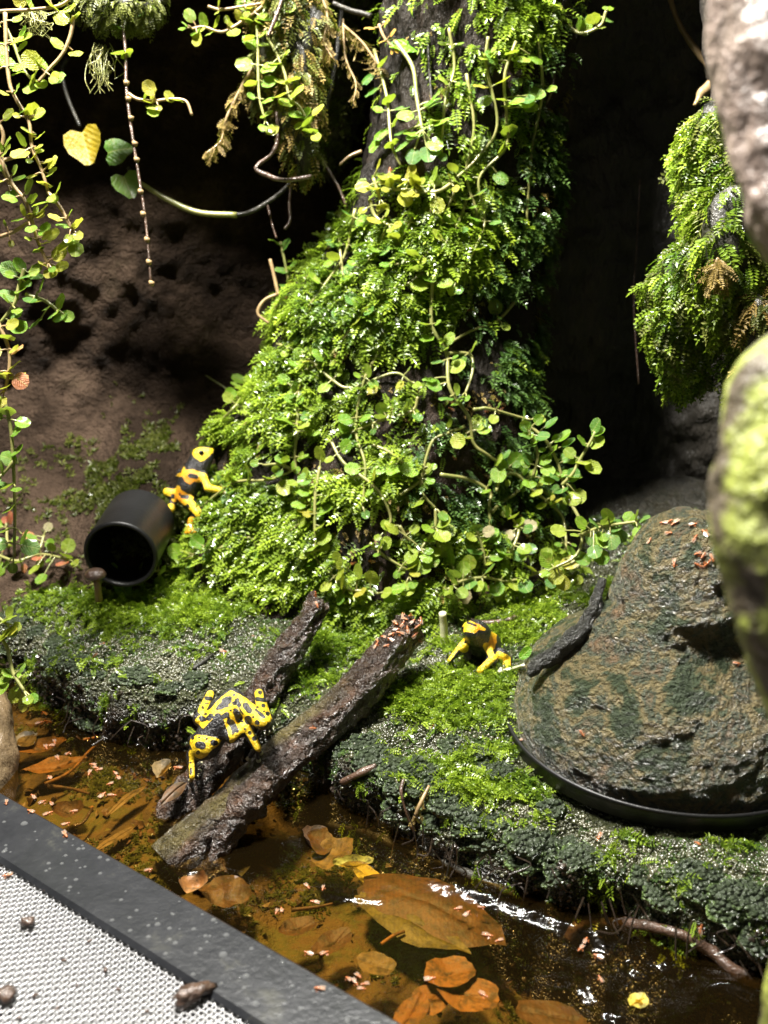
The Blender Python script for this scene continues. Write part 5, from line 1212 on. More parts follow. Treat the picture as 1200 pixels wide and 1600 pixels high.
creeper('creeper', 'thin stem trailing from the golden tuft down the shaded side of the trunk', [[(725, 120), (735, 200), (722, 270), (735, 340), (728, 380)]], gap=.35, off=.04, mix=GREENS, skip=.3)
creeper('creeper', 'stem slanting across the shaded side toward the long central creeper', [[(800, 470), (770, 500), (735, 515), (700, 540)]], gap=.3, off=.04, mix=GREENS, skip=.4)
creeper('creeper', 'looping stem across the middle of the sunny face', [[(440, 545), (480, 560), (520, 600), (560, 610), (610, 590), (640, 600)]], gap=.16, off=.04, mix=LIMES)
creeper('creeper', 'long stem running down the sunny face between the two middle creepers', [[(600, 480), (590, 540), (570, 600), (560, 670), (575, 730), (560, 790)]], gap=.2, off=.04, mix=GREENS)
creeper('creeper', 'creeper wandering over the lower middle face with sparse leaves', [[(520, 690), (545, 730), (590, 760), (610, 800), (600, 840)]], gap=.2, off=.05, mix=LIMES)
creeper('creeper', 'creeper crossing the lower left flank under the banded frog', [[(345, 860), (390, 840), (430, 850), (470, 830)]], gap=.15, off=.04, mix=GREENS, skip=.3)
creeper('creeper', 'rising creeper at the very top of the stump beneath the looping stem', [[(700, 40), (705, 110), (695, 170), (690, 230)]], gap=.18, off=.04, mix=GREENS)
# the bank
creeper('creeper', 'low creeper with shiny round leaves in front of the pipe mouth', [[(150, 925), (190, 905), (225, 893), (260, 890), (300, 880), (330, 862)]], gap=.1, off=.05, mix=GREENS, size=.08, extra=[(215, 890), (240, 895), (280, 887), (298, 885), (325, 850), (338, 857), (205, 905), (170, 918)], tree=None)
creeper('creeper', 'clump of creeper with red-tinged leaves left of the pipe', [[(0, 880), (30, 890), (60, 880), (90, 880), (125, 885)], [(20, 870), (25, 850), (15, 838)], [(70, 870), (75, 850)]], gap=.09, off=.06, mix=[('leaf_green', 4), ('leaf_lime', 3), ('leaf_pink', 2.5), ('leaf_faded', 1)], size=.075, extra=[(45, 850), (20, 868), (40, 878), (115, 868), (120, 880), (105, 895), (72, 885), (60, 905), (80, 912), (30, 895)])
creeper('creeper', 'small lime creeper perched on the wood stub by the pool', [[(-10, 985, 3.3), (10, 1010, 3.28), (20, 1050, 3.26), (38, 1080, 3.24)], [(-10, 960, 3.3), (10, 975, 3.3)]], depth=3.27, gap=.11, mix=LIMES, size=.075, extra=[(10, 965), (15, 985), (5, 995), (18, 1050), (30, 1065), (12, 1060), (22, 1085), (38, 1097)])
# hanging from the top
creeper('hanging_creeper', 'horizontal shoot at the top left corner with a drooping branch of oval leaves', [[(-20, 20, 3.6), (10, 17, 3.6), (50, 15, 3.6), (95, 8, 3.6), (115, -10, 3.6)], [(115, 25, 3.6), (110, 55, 3.6), (97, 85, 3.6), (75, 110, 3.6), (60, 128, 3.6)]], depth=3.6, gap=.6, end_leaf=False, mix=LIMES, size=.09, stem='stem_tan', kind='round', extra=[(80, 8), (108, 12), (115, 25), (90, 67), (118, 80), (65, 98), (88, 118), (45, 5), (30, 0)])
creeper('hanging_creeper', 'olive-leaved creeper hanging just right of the left edge, uppermost', [[(10, 45, 3.65), (22, 70, 3.65), (35, 105, 3.65), (50, 125, 3.65)]], depth=3.65, gap=.12, mix=[('leaf_lime', 3), ('leaf_green', 3)], size=.095, extra=[(30, 52), (35, 73), (47, 92), (52, 120), (28, 110), (48, 138)])
creeper('hanging_creeper', 'long bright yellow-green creeper hanging down the left edge', [[(8, 20, 3.4), (10, 80, 3.4), (15, 130, 3.4), (25, 155, 3.4), (45, 190, 3.4), (50, 230, 3.4), (65, 265, 3.4), (75, 300, 3.4)], [(75, 300, 3.4), (95, 325, 3.4), (112, 358, 3.4)]], depth=3.4, gap=.085, mix=YELLOWS, size=.082, stem='stem_tan', extra=[(35, 170), (50, 172), (60, 180), (45, 205), (62, 212), (55, 240), (75, 250), (80, 268), (70, 285), (100, 350), (120, 348), (112, 372), (100, 385), (118, 388)])
creeper('hanging_creeper', 'creeper at the left edge ending in bright tiers of leaves at mid height', [[(-5, 230, 3.45), (15, 280, 3.45), (40, 315, 3.45), (50, 345, 3.45), (60, 380, 3.45), (75, 412, 3.45)], [(0, 370, 3.45), (25, 360, 3.45), (48, 345, 3.45)]], depth=3.45, gap=.085, mix=YELLOWS, size=.08, stem='stem_tan', extra=[(50, 310), (65, 325), (50, 333), (70, 358), (82, 365), (70, 378), (60, 390), (85, 395), (70, 412), (95, 415), (85, 425)])
creeper('hanging_creeper', 'side spray crossing at the left edge below the topmost leaves', [[(-10, 180, 3.5), (5, 210, 3.5), (0, 250, 3.5), (15, 290, 3.5)], [(-10, 255, 3.5), (25, 245, 3.5), (45, 240, 3.5)]], depth=3.5, gap=.1, mix=LIMES, size=.085, stem='stem_tan')
creeper('hanging_creeper', 'green tuft of creeper with darker leaves below the yellow tiers at the left edge', [[(38, 420, 3.5), (30, 445, 3.5), (22, 475, 3.5), (0, 505, 3.5)], [(40, 460, 3.5), (70, 470, 3.5), (90, 485, 3.5)]], depth=3.5, gap=.1, mix=DEEPS, size=.09, extra=[(30, 415), (38, 428), (15, 420), (55, 428), (35, 450), (15, 458), (25, 490), (60, 470), (75, 478), (90, 470), (95, 495), (82, 488), (55, 505), (30, 512)])
creeper('hanging_creeper', 'bright reddish-stemmed rosettes at the left edge below the green tuft', [[(-5, 500, 3.35), (12, 540, 3.35), (15, 570, 3.35), (8, 610, 3.35)]], depth=3.35, gap=.075, mix=[('leaf_yellow', 6), ('leaf_lime', 2), ('leaf_pink', 1)], size=.085, stem='stem_tan', extra=[(10, 528), (25, 545), (20, 570), (10, 585), (30, 588), (8, 605)])
creeper('hanging_creeper', 'thin creeper with dull leaves down the lower left edge to the bank', [[(5, 620, 3.6), (15, 660, 3.6), (20, 710, 3.62), (23, 790, 3.65), (22, 870, 3.7)], [(22, 720, 3.6), (5, 740, 3.6)]], depth=3.6, gap=.22, mix=DEEPS, size=.095, extra=[(28, 703), (15, 715), (5, 730), (15, 795), (8, 760), (25, 672), (10, 640), (35, 838), (5, 830)])
creeper('hanging_creeper', 'round-leaved creeper hanging left of the ledge, with glossy lime leaves', [[(440, -20, 4.1), (425, 20, 4.1), (418, 55, 4.1), (430, 80, 4.1), (445, 115, 4.1), (452, 150, 4.1), (470, 170, 4.1), (488, 205, 4.1)], [(402, 40, 4.1), (403, 90, 4.1), (405, 150, 4.1), (415, 190, 4.1)]], depth=4.1, gap=.13, mix=LIMES, size=.098, extra=[(392, 65), (413, 70), (430, 98), (443, 88), (438, 127), (457, 124), (447, 158), (460, 150), (463, 180), (478, 178), (485, 205), (482, 192), (392, 127), (415, 175), (425, 200), (420, 127)])
creeper('hanging_creeper', 'side shoot with small shiny leaves reaching left at the top', [[(410, 10, 4.1), (390, 25, 4.1), (365, 42, 4.1), (345, 50, 4.1), (318, 42, 4.1), (300, 45, 4.1)], [(325, 10, 4.1), (345, 15, 4.1), (380, 10, 4.1), (410, 5, 4.1)]], depth=4.1, gap=.12, mix=LIMES, size=.085, stem='stem_tan', extra=[(313, 45), (327, 50), (318, 32), (360, 40), (340, 35), (372, 25), (390, 12), (410, 25), (385, 30), (305, 48)])
creeper('hanging_creeper', 'small isolated shoot sticking right from the long bare twig', [[(200, 146, 3.95), (215, 155, 3.95), (240, 158, 3.95), (265, 155, 3.95), (290, 158, 3.95), (300, 180, 3.95)]], depth=3.95, gap=.3, mix=YELLOWS, size=.085, stem='stem_tan', end_leaf=False, extra=[(225, 148), (238, 150), (238, 165), (265, 150), (275, 155), (240, 175), (228, 158)])
t = creeper('hanging_twig', 'long straight knobbly twig hanging against the dark wall, green only at the top', [[(198, -20, 3.95), (192, 30, 3.95), (196, 80, 3.95), (198, 145, 3.95), (208, 220, 3.95), (216, 270, 3.95), (228, 350, 3.95), (236, 445, 3.95)]], depth=3.95, gap=5, mix=DEEPS, stem='stem_brown', end_leaf=False, extra=[(182, 38), (185, 83), (197, 82), (213, 18)], size=.075, cat='twig', r=.0075)
ps = [tube([at(x - 2, y - 4, 3.95), at(x + 1, y, 3.945), at(x + 2, y + 4, 3.95)], [.006, .014, .006], 6) for x, y in [(197, 130), (200, 155), (204, 185), (210, 225), (213, 250), (219, 300), (223, 335), (229, 375), (232, 410), (236, 443)]]
for V, F in ps: part('node', V, F, [M['stem_tan']], t)
creeper('heart_leaf_vine', 'dark swinging vine with one yellow and two green heart-shaped leaves', [[(537, -20, 4.45), (530, 50, 4.45), (522, 110, 4.45), (505, 185, 4.45), (480, 250, 4.45), (450, 290, 4.45), (415, 318, 4.45), (375, 335, 4.45), (310, 330, 4.45), (262, 310, 4.45), (218, 285, 4.45), (200, 262, 4.47)], [(105, 90, 4.5), (97, 110, 4.5), (105, 150, 4.5), (125, 198, 4.48)]], depth=4.45, gap=9, end_leaf=False, stem='root_dark', r=.012, cat='vine')
hv = bpy.data.objects['heart_leaf_vine']
place_leaf(hv, at(124, 194, 4.44), at(140, 258, 4.42) - at(124, 194, 4.44), (-.15, -.9, .4), .20, 'heart', 'leaf_gold', 0)
place_leaf(hv, at(158, 240, 4.46), at(205, 228, 4.44) - at(158, 240, 4.46), (0, -.9, .4), .145, 'heart', 'leaf_deep', 1)
place_leaf(hv, at(190, 266, 4.42), at(208, 312, 4.40) - at(190, 266, 4.42), (.2, -.9, .4), .145, 'heart', 'leaf_green', 0)
v_, f_ = tube(smooth_path([at(218, 285, 4.44), at(262, 312, 4.44), at(310, 332, 4.44), at(370, 336, 4.44)], 8), [.010, .0135, .013], 8); part('green_stem', v_, f_, [M['stem_green']], hv)
creeper('broad_leaf_vine', 'plant atop the stump with a broad glossy oval leaf and looping pale stem', [[(632, -20, 4.2), (636, 15, 4.2), (648, 34, 4.2), (670, 34, 4.2), (682, 18, 4.2), (695, -20, 4.2)], [(665, 72, 4.25), (655, 65, 4.25)]], depth=4.2, gap=9, end_leaf=False, mix=GREENS, r=.012, cat='plant')
bv = bpy.data.objects['broad_leaf_vine']
for a, b, s, nrm in (((665, 72), (608, 62), .155, (0, -.6, .8)), ((672, 88), (686, 58), .095, (-.7, -.6, .3)), ((668, 102), (664, 76), .075, (.6, -.7, .2)), ((640, 5), (655, 30), .11, (.8, -.5, .2))):
    place_leaf(bv, at(*a, 4.2), at(*b, 4.17) - at(*a, 4.2), nrm, s, 'oval', 'leaf_bright', 1)
creeper('fallen_blossom', 'small withered orange flower head beside the broad oval leaf', [[(592, 38, 4.2), (600, 58, 4.2), (612, 72, 4.2)]], depth=4.2, gap=.05, size=.05, mix=[('leaf_amber', 1)], stem='stem_tan', cat='flower', kind='oval')
# bare twigs and roots
def twig(label, pts, r, mat_='stem_brown', d=None, name='twig', cat='twig', rough=.25, off=.02, tree=None):
    P = [at(*q) if len(q) == 3 else (at(q[0], q[1], d) if d else hit(q[0], q[1], off, tree)[0]) for q in pts]
    p = smooth_path(P, 9); v, f = tube(p, r, 9, True, rough, len(pts)); return tag(link(name, mesh_np(name, v, f, [M[mat_]])), label, cat)
twig('hooked reddish twig hanging in the dark hollow, bent like a fish hook', [(432, 175), (434, 215), (425, 240), (400, 262), (420, 275), (445, 281), (487, 276)], [.008, .010, .012, .010], 'stem_brown', 4.25)
twig('thin reddish twig slanting up across the hanging creeper at the top', [(443, -10), (432, 25), (418, 58)], [.009, .007], 'stem_brown', 4.05)
twig('thin dark twig slanting down to the left rim of the sunny face', [(498, 240), (512, 265), (530, 295), (542, 325)], [.008, .007], 'stem_brown', 4.4)
twig('short forked dead twig poking from the trunk above the hollow', [(565, 236), (545, 245), (530, 258)], [.008, .006], 'stem_tan', 4.4)
twig('two-toned rootlet hanging below the swinging vine', [(455, 288), (452, 320), (453, 345), (445, 358)], [.007, .006], 'stem_brown', 4.45)
twig('fine rootlet hanging left of the little lone creeper', [(418, 320), (425, 350), (432, 372)], [.005, .004], 'stem_brown', 4.5)
twig('upright rust-coloured dead twig at the left shoulder of the stump', [(422, 405), (428, 430), (435, 462)], [.008, .009], 'stem_tan', 4.5)
twig('curled root at the left shoulder of the stump', [(432, 460), (412, 470), (403, 490), (420, 505)], [.008, .006], 'stem_tan', 4.5)
twig('black wet twig lying across the top of the ledge', [(520, 5), (545, 15), (580, 25)], [.010, .012], 'root_dark', 4.25)
twig('thin black rootlet hanging down the trunk past the broad leaf', [(668, 40), (670, 95), (674, 150), (678, 215)], [.007, .005], 'root_dark', 4.15)
twig('slanting olive stick in the dark upper right corner', [(1045, -10), (1060, 35), (1085, 75), (1112, 110)], [.012, .014], 'stem_tan', 4.6)
twig('torn curl of bark hanging in the upper right beside the blurred branch', [(1110, 130), (1098, 145), (1085, 165)], [.02, .022, .008], 'stem_tan', 4.2)
twig('long faint root hanging down the black wall', [(1000, 280), (995, 380), (990, 470), (998, 600)], [.004, .004], 'stem_brown', 4.9)
twig('reddish stick lying on the moss behind the slim frog', [(735, 975), (765, 978), (790, 975), (815, 968)], [.010, .013, .010], 'stem_brown')
b0 = hit(694, 1008, 0, TREE_GROUND)[0]; p_ = smooth_path([b0, b0 + (-.003, 0, .075), b0 + (-.010, -.005, .15)], 6); v_, f_ = tube(p_, [.016, .016, .015], 8, True, .08, 2)
tag(link('stick', mesh_np('stick', v_, f_, [M['white_stick']])), 'white stick standing on end beside the thick log tip', 'stick')
twig('pale straw lying beside the hind foot of the slim frog', [(780, 1054), (800, 1051), (825, 1044)], [.007, .008, .006], 'white_stick', None, 'straw', 'straw', .1)
twig('brown wet root arching out of the lower right bank', [(893, 1462), (905, 1445), (930, 1434), (960, 1434), (1000, 1440), (1050, 1448), (1100, 1475), (1150, 1505), (1220, 1540)], [.016, .016, .017, .02], 'stem_brown', None, 'root', 'root', .3, .03)
twig('dark wet rim of a root edging the pool under the bank', [(470, 1272), (520, 1290), (570, 1300), (640, 1330), (700, 1350), (760, 1378), (800, 1395), (850, 1412), (880, 1435)], [.012, .014, .013, .014], 'root_dark', None, 'root', 'root', .3, .0)
twig('dark stick lodged in the bare soil under the bank lip', [(540, 1222), (565, 1210), (585, 1200)], [.010, .014, .010], 'stem_brown', None, 'stick', 'stick', .3, .015)
twig('thin stalk with a tan bead at its tip, standing by the bank lip', [(648, 1288), (636, 1265), (631, 1240), (632, 1228)], [.004, .004, .009], 'stem_brown', None, 'stalk', 'stalk', .1, .03)
twig('black bark sliver on the grey bank between pipe and spotted frog', [(302, 1048), (318, 1036), (332, 1024)], [.008, .010, .005], 'root_dark', None, 'bark_sliver', 'bark', .3, .01)
strand('withered_sprig', 'small orange withered sprig standing at the bank lip above the pool', 'sprig', [hit(655, 1287, .03)[0], hit(660, 1260, .05)[0], hit(666, 1236, .05)[0]], .010, 'stem_tan', 'moss_tan', 40, .03)
t_ = thing('fallen_leaf', 'small fresh green leaf piece leaning on the hide by the straw', 'leaf', hit(822, 1037, .03)[0]); place_leaf(t_, np.array(t_.location), (.6, 0, .7), (-.3, -.8, .4), .06, 'oval', 'leaf_bright', 0)
t_ = thing('fallen_leaf', 'dull broad green leaf half hidden behind the crown of the hide', 'leaf', at(1150, 900, 3.9)); place_leaf(t_, at(1165, 905, 3.9), at(1110, 830, 3.85) - at(1165, 905, 3.9), (.1, -.8, .5), .26, 'oval', 'leaf_dull', 1)
# ------------------------------------------------------------------ leaf litter in the pool
def litter_mat(name, lo, hi, veins=False):
    m, nt, b, out = nodes(name); co = coords(nt, None, 'Object'); n1 = noise_node(nt, co, 9, 5); c = ramp(nt, n1, [(.3, lo), (.7, hi)]); c = mixc(nt, ramp(nt, noise_node(nt, co, 22, 6, .7), [(.45, (0, 0, 0)), (.62, (.8, .8, .8))]), c, (.028, .022, .008))
    if veins:
        w = N(nt, 'ShaderNodeTexWave'); w.inputs['Scale'].default_value = 22; w.inputs['Distortion'].default_value = 2.5; nt.links.new(co, w.inputs['Vector'])
        c = mixc(nt, .22, c, mixc(nt, w.outputs['Fac'], c, [.4 * x for x in lo]))
        nt.links.new(bump(nt, [(n1, 1.0)], .015), b.inputs['Normal'])
    else: nt.links.new(bump(nt, [(n1, 1.0)], .015), b.inputs['Normal'])
    nt.links.new(c, b.inputs['Base Color']); b.inputs['Roughness'].default_value = .6
    return m
M['lit_brown'] = litter_mat('litter_brown', (.065, .03, .010), (.15, .074, .024), True)
M['lit_olive'] = litter_mat('litter_olive', (.09, .075, .015), (.17, .14, .03), True)
M['lit_orange'] = litter_mat('litter_orange', (.18, .07, .014), (.32, .145, .034))
M['lit_tan'] = litter_mat('litter_tan', (.13, .085, .03), (.25, .17, .07))
M['lit_yellow'] = litter_mat('litter_yellow', (.40, .31, .03), (.55, .45, .07))
def litter_leaf(label, px, py, sx, sy, ang, mat_, z=-.05, curl=.02, seed=0, tilt=0, name='sunken_leaf', shape='oval', crumple=0.0):
    """sx, sy: half length and half width in units; ang in degrees on the pool floor"""
    n, k = 26, 7; th = np.linspace(0, 2 * math.pi, n, endpoint=False); c = on_z(px, py, z); ring = []
    for q in np.linspace(.06, 1, k):
        w = 1 + .05 * np.sin(5 * th + seed) + .03 * np.sin(11 * th + 2 * seed)
        X = np.cos(th) * sx * q * w; Y = np.sin(th) * sy * q * w
        if shape == 'pointed': Y = Y * (1 - .75 * np.abs(np.cos(th)) ** 3)
        if shape == 'half': Y = np.where(Y > 0, Y, Y * .15)
        ring.append(np.stack([X, Y, curl * ((X / sx) ** 2 + .6 * (Y / sy) ** 2) - .008 * np.exp(-(Y / (.06 * sy)) ** 2) * (1 if crumple == 0 else 0)], 1))
    V = np.vstack(ring); V[:, 2] += (.12 * crumple + .010) * fbm(V + seed, 7 + 6 * crumple, seed, 3)
    a = math.radians(ang); t = math.radians(tilt)
    V = V @ np.array(((1, 0, 0), (0, math.cos(t), math.sin(t)), (0, -math.sin(t), math.cos(t)))) @ np.array(((math.cos(a), math.sin(a), 0), (-math.sin(a), math.cos(a), 0), (0, 0, 1)))
    F = [grid_faces(n, k, True)]; V = np.vstack([V, V[:n].mean(0)[None]]); q = np.arange(n); F.append(np.stack([np.full(n, n * k), (q + 1) % n, q], 1))
    return tag(link(name, mesh_np(name, V, F, [M[mat_]]), None, c), label, 'leaf')
litter_leaf('largest sunken leaf, broad brown and ribbed, its lower half olive under silt', 668, 1412, .255, .125, -30, 'lit_brown', -.035, -.03, 1)
litter_leaf('olive leaf blade overlapped by the largest sunken leaf', 640, 1440, .22, .075, -36, 'lit_olive', -.05, .0, 2, 0, 'sunken_leaf', 'pointed')
litter_leaf('round orange leaf, upper of the overlapping pair near the bottom', 702, 1518, .075, .062, 10, 'lit_orange', -.03, .01, 3)
litter_leaf('round orange leaf, lower of the overlapping pair near the bottom', 733, 1552, .088, .066, -15, 'lit_orange', -.045, .01, 4)
litter_leaf('dim orange leaf tucked at the left of the overlapping round pair', 672, 1560, .06, .05, 30, 'lit_orange', -.06, .0, 5)
litter_leaf('curled yellow leaf scrap under the log foot, beside the crumpled tan leaf', 552, 1352, .066, .030, 5, 'lit_yellow', -.005, .03, 6, 25, 'sunken_leaf', 'half')
litter_leaf('crumpled tan leaf under water right of the log foot', 520, 1335, .075, .06, 30, 'lit_tan', -.035, .02, 7, 0, 'sunken_leaf', 'oval', .25)
litter_leaf('torn brown leaf leaning in the dark water behind the crumpled tan leaf', 490, 1320, .06, .06, 80, 'lit_brown', -.03, .03, 8, 30, 'sunken_leaf', 'oval', .2)
litter_leaf('pale yellow leaf edge drowned beside the curled scrap', 575, 1368, .07, .035, -50, 'lit_yellow', -.07, .0, 9)
litter_leaf('crumpled orange leaf poking out of the water beside the black bar', 302, 1386, .045, .035, 20, 'lit_orange', .012, .03, 10, 20, 'sunken_leaf', 'oval', .4)
litter_leaf('crumpled brown leaf on the waterline right of the orange crumpled one', 352, 1395, .085, .05, -10, 'lit_brown', -.03, .01, 11, 5, 'sunken_leaf', 'oval', .3)
litter_leaf('tan half leaf standing in the pool left of the spotted frog', 254, 1208, .052, .048, 70, 'lit_tan', -.01, .02, 12, 30, 'floating_leaf', 'half')
litter_leaf('long orange leaf in the pool, lower of the two by the left stub', 88, 1200, .115, .055, 28, 'lit_orange', -.045, .02, 13, 0, 'sunken_leaf', 'pointed')
litter_leaf('orange-brown leaf in the pool, upper of the two by the left stub', 62, 1168, .10, .052, 15, 'lit_orange', -.03, .02, 14)
litter_leaf('pale torn leaf piece against the left stub', 38, 1160, .05, .04, 60, 'lit_tan', -.015, .02, 15, 20)
litter_leaf('brown leaf curled in the pool close to the black bar', 108, 1268, .055, .038, 10, 'lit_brown', -.03, .03, 16, 10)
litter_leaf('round brown leaf near the rear bank of the pool', 138, 1155, .05, .028, -5, 'lit_brown', -.04, .01, 17)
litter_leaf('brown leaf near the rear bank under the pairs of flies', 60, 1130, .05, .03, 10, 'lit_brown', -.035, .01, 18)
litter_leaf('bright yellow leaf shred in the dark ripples at the bottom', 997, 1566, .030, .026, 30, 'lit_yellow', -.012, .01, 19)
litter_leaf('long tan grass blade lying along the pool floor', 200, 1250, .115, .016, 62, 'lit_tan', -.04, .0, 20, 0, 'sunken_grass', 'pointed')
litter_leaf('second grass blade, dimmer, on the pool floor by the bar', 180, 1310, .10, .018, 55, 'lit_tan', -.055, .0, 21, 0, 'sunken_grass', 'pointed')
litter_leaf('wet brown leaf draped on the thin log below the spotted frog', 272, 1238, .070, .024, 62, 'lit_brown', .085, -.01, 22, 25, 'dead_leaf', 'pointed')
litter_leaf('brown leaf by the bar, right of the crumpled brown one', 465, 1448, .06, .04, 20, 'lit_brown', -.05, .01, 23)
litter_leaf('tan drowned leaf below the largest sunken leaf, against the bar', 588, 1510, .06, .045, -20, 'lit_tan', -.06, .01, 24)
litter_leaf('faint brown leaf on the pool floor between the bar and the olive blade', 520, 1470, .07, .04, 40, 'lit_brown', -.06, .01, 25)
litter_leaf('orange sunken leaf at the bottom edge under the round pair', 640, 1590, .09, .04, 60, 'lit_orange', -.06, .01, 26)
litter_leaf('brown sunken leaf right of the round orange pair at the bottom edge', 860, 1585, .10, .05, -15, 'lit_brown', -.06, .0, 27)
for i, (lab, pts) in enumerate([('orange sunken twig reaching right from the leaves by the left stub', [(70, 1225), (110, 1205), (150, 1165), (195, 1155)]), ('thin brown twig bending across the left pool floor', [(75, 1228), (110, 1232), (140, 1240)]), ('dark sunken twig over the olive blade', [(596, 1475), (615, 1462), (632, 1455)]),
                              ('orange twig lying in the shallow water right of the bar', [(455, 1422), (490, 1418), (520, 1412)]), ('pale stem lying on the pool floor near the spotted frog', [(150, 1165), (170, 1160), (195, 1152)]), ('dark bent twig on the pool floor against the bar', [(115, 1290), (130, 1285), (145, 1262)])]):
    p = smooth_path([on_z(x, y, -.035) for x, y in pts], 8); v, f = tube(p, [.007, .005], 7, True, .3, i)
    tag(link('sunken_twig', mesh_np('sunken_twig', v, f, [M[['lit_orange', 'lit_brown'][i % 2] if i < 4 else 'stem_brown']])), lab, 'twig')
def litter_bits():
    ps = []; th = np.linspace(0, 2 * math.pi, 7, endpoint=False); fm = []
    for i in range(1500):
        x = RNG.uniform(-1.9, 1.3); y = RNG.uniform(1.5, 3.6)
        h, d, t = ground_h(np.array([x]), np.array([y]), False)
        if d[0] > -.04: continue
        s = RNG.uniform(.005, .022) * (1.5 if RNG.random() < .1 else 1); a = RNG.uniform(0, 6.3); el = RNG.uniform(.25, 1)
        V = np.stack([np.cos(th) * s, np.sin(th) * s * el, .35 * s * RNG.normal(size=7)], 1) * (1 + .25 * RNG.normal(size=(7, 1)))
        V = V @ np.array(((math.cos(a), math.sin(a), 0), (-math.sin(a), math.cos(a), 0), (0, 0, 1))) + (x, y, float(h[0]) + .004 + abs(RNG.normal()) * .018)
        ps.append((np.vstack([V, V.mean(0)[None] + (0, 0, .2 * s)]), np.stack([np.arange(7), (np.arange(7) + 1) % 7, np.full(7, 7)], 1))); fm += [int(RNG.choice(4, p=[.62, .24, .06, .08]))] * 7
    V, F = join(ps)
    tag(link('leaf_litter', mesh_np('leaf_litter', V, F, [M['lit_brown'], M['lit_olive'], M['lit_orange'], M['lit_tan']], False, None, fm)), 'brown and amber shreds of rotten leaf on the pool floor', kind='stuff')
litter_bits()
def soil_crumbs():
    """crumbs, fibres and grit on the bare face under the lip"""
    ps = []; th = np.linspace(0, 2 * math.pi, 6, endpoint=False)
    for i in range(2600):
        x = RNG.uniform(-1.8, 1.35); k = RNG.uniform(-.085, .0); y = float(lip_y(x)) + k; q = np.array((x, y)); z = float(ground_h(np.array([x]), np.array([y]))[0][0])
        s = RNG.uniform(.004, .013); j = RNG.normal(size=3) * .004; c = np.array((x, y - .04 * min(1, max(0, z / .14)), z)) + j
        V = np.vstack([np.stack([np.cos(th) * s * RNG.uniform(.5, 1.3), np.sin(th) * s, 0 * th], 1), [(0, 0, s * .8)], [(0, 0, -s * .8)]]) @ np.linalg.qr(RNG.normal(size=(3, 3)))[0] + c
        q = np.arange(6); ps.append((V, np.vstack([np.stack([q, (q + 1) % 6, np.full(6, 6)], 1), np.stack([(q + 1) % 6, q, np.full(6, 7)], 1)])))
    for i in range(90):
        x = RNG.uniform(-1.8, 1.35); y = float(lip_y(x)) - .075; a = np.array((x, y, RNG.uniform(.05, .16))); b = a + np.array((RNG.normal() * .05, -.01 - .03 * RNG.random(), -RNG.uniform(.04, .12)))
        v, f = tube(smooth_path([a, (a + b) / 2 + .02 * RNG.normal(size=3), b], 4), .0028, 4, False); ps.append((v, f))
    V, F = join(ps); tag(link('soil_crumbs', mesh_np('soil_crumbs', V, F, [M['crumb']], False)), 'dark wet crumbs and root fibres on the bare soil under the lip', kind='stuff')
M['crumb'] = rock_mat('wet_crumb', [(0.3, (0.008, 0.006, 0.005)), (0.6, (0.03, 0.019, 0.011)), (0.8, (0.10, 0.06, 0.03))], 30, ((90, 0.5),), 0.005, 0.4, 0.8, .1)
soil_crumbs()

def pool_algae():
    def dens(p): return (bank_d(p[:, 0], p[:, 1]) < -.1) * np.clip(.1 + fbm(p, 4, 501, 3), 0, 1) * (p[:, 1] > 1.6) * (p[:, 0] < .4)
    n = 9000; P, Nn = sample_surface(GV, GF, n, dens); Nn[Nn[:, 2] < 0] *= -1
    V, F, R = lay(P, unit_rows(Nn + .4 * randu(n)), unit_rows(randu(n) * np.array((1, 1, .1)) + .001), RNG.uniform(.010, .026, n), TUFTS, np.clip(.25 + .2 * RNG.normal(size=n), 0, 1))
    tag(link('algae', mesh_np('algae', V, F, [M['moss_olive']], False, {'rnd': R})), 'olive algae and silt fuzz on the pool floor', kind='stuff')
pool_algae()

# ------------------------------------------------------------------ fruit flies
def fly_mesh(seed):
    r = np.random.default_rng(seed); parts_, fm = [], []
    th = np.linspace(0, 2 * math.pi, 8, endpoint=False)
    prof = [(0, -.5, .02), (.10, -.44, .03), (.17, -.25, .03), (.16, -.02, .04), (.10, .08, .05), (.15, .2, .07), (.13, .30, .07), (.07, .36, .06), (.12, .43, .05), (.09, .51, .04), (0, .54, .04)]
    V = np.array([(max(a, .002) * math.cos(t), y, z + max(a, .002) * .9 * math.sin(t)) for a, y, z in prof for t in th]); F = grid_faces(8, len(prof), True); parts_.append((V, F)); fm += [0] * len(F)
    for s in (-1, 1):
        W = np.array([(s * .05, .2, .17), (s * .22, -.1, .19), (s * .20, -.55, .16), (s * .04, -.5, .17)]) + .02 * r.normal(size=(4, 3)); parts_.append((W, np.array([[0, 1, 2, 3]]))); fm += [1]
        for y in (.08, .2, .28):
            W = np.array([(s * .12, y, .0), (s * .28, y + .06 * r.normal(), .03), (s * .36, y + .08 * r.normal(), -.14), (s * .26, y - .03, -.0)]); parts_.append((W, np.array([[0, 1, 2, 3]]))); fm += [0]
    V, F = join(parts_); return mesh_np('fruit_fly', V, F, [M['fly'], M['fly_pale']], True, None, fm)
FLY = [fly_mesh(i) for i in range(4)]
def zone(x, y):
    if 395 < x < 860 and y < 935:
        v = 'on the crest' if y < 430 else 'on the upper face' if y < 570 else 'on the middle face' if y < 720 else 'on the foot'
        return ', ' + v + (', sunny left side' if x < 560 else ', centre' if x < 680 else ', shaded right side')
    if y > 1100 and x < 300: return (', by the rear bank' if y < 1150 else ', among the orange leaves' if x < 130 and y < 1240 else ', beside the bar' if y > 1240 else ', in mid pool')
    if y > 1380: return (', by the big brown leaf' if x > 690 and y < 1500 else ', in the dark ripples' if x > 850 else ', near the round orange leaves' if x > 640 else ', close to the bar')
    return ''
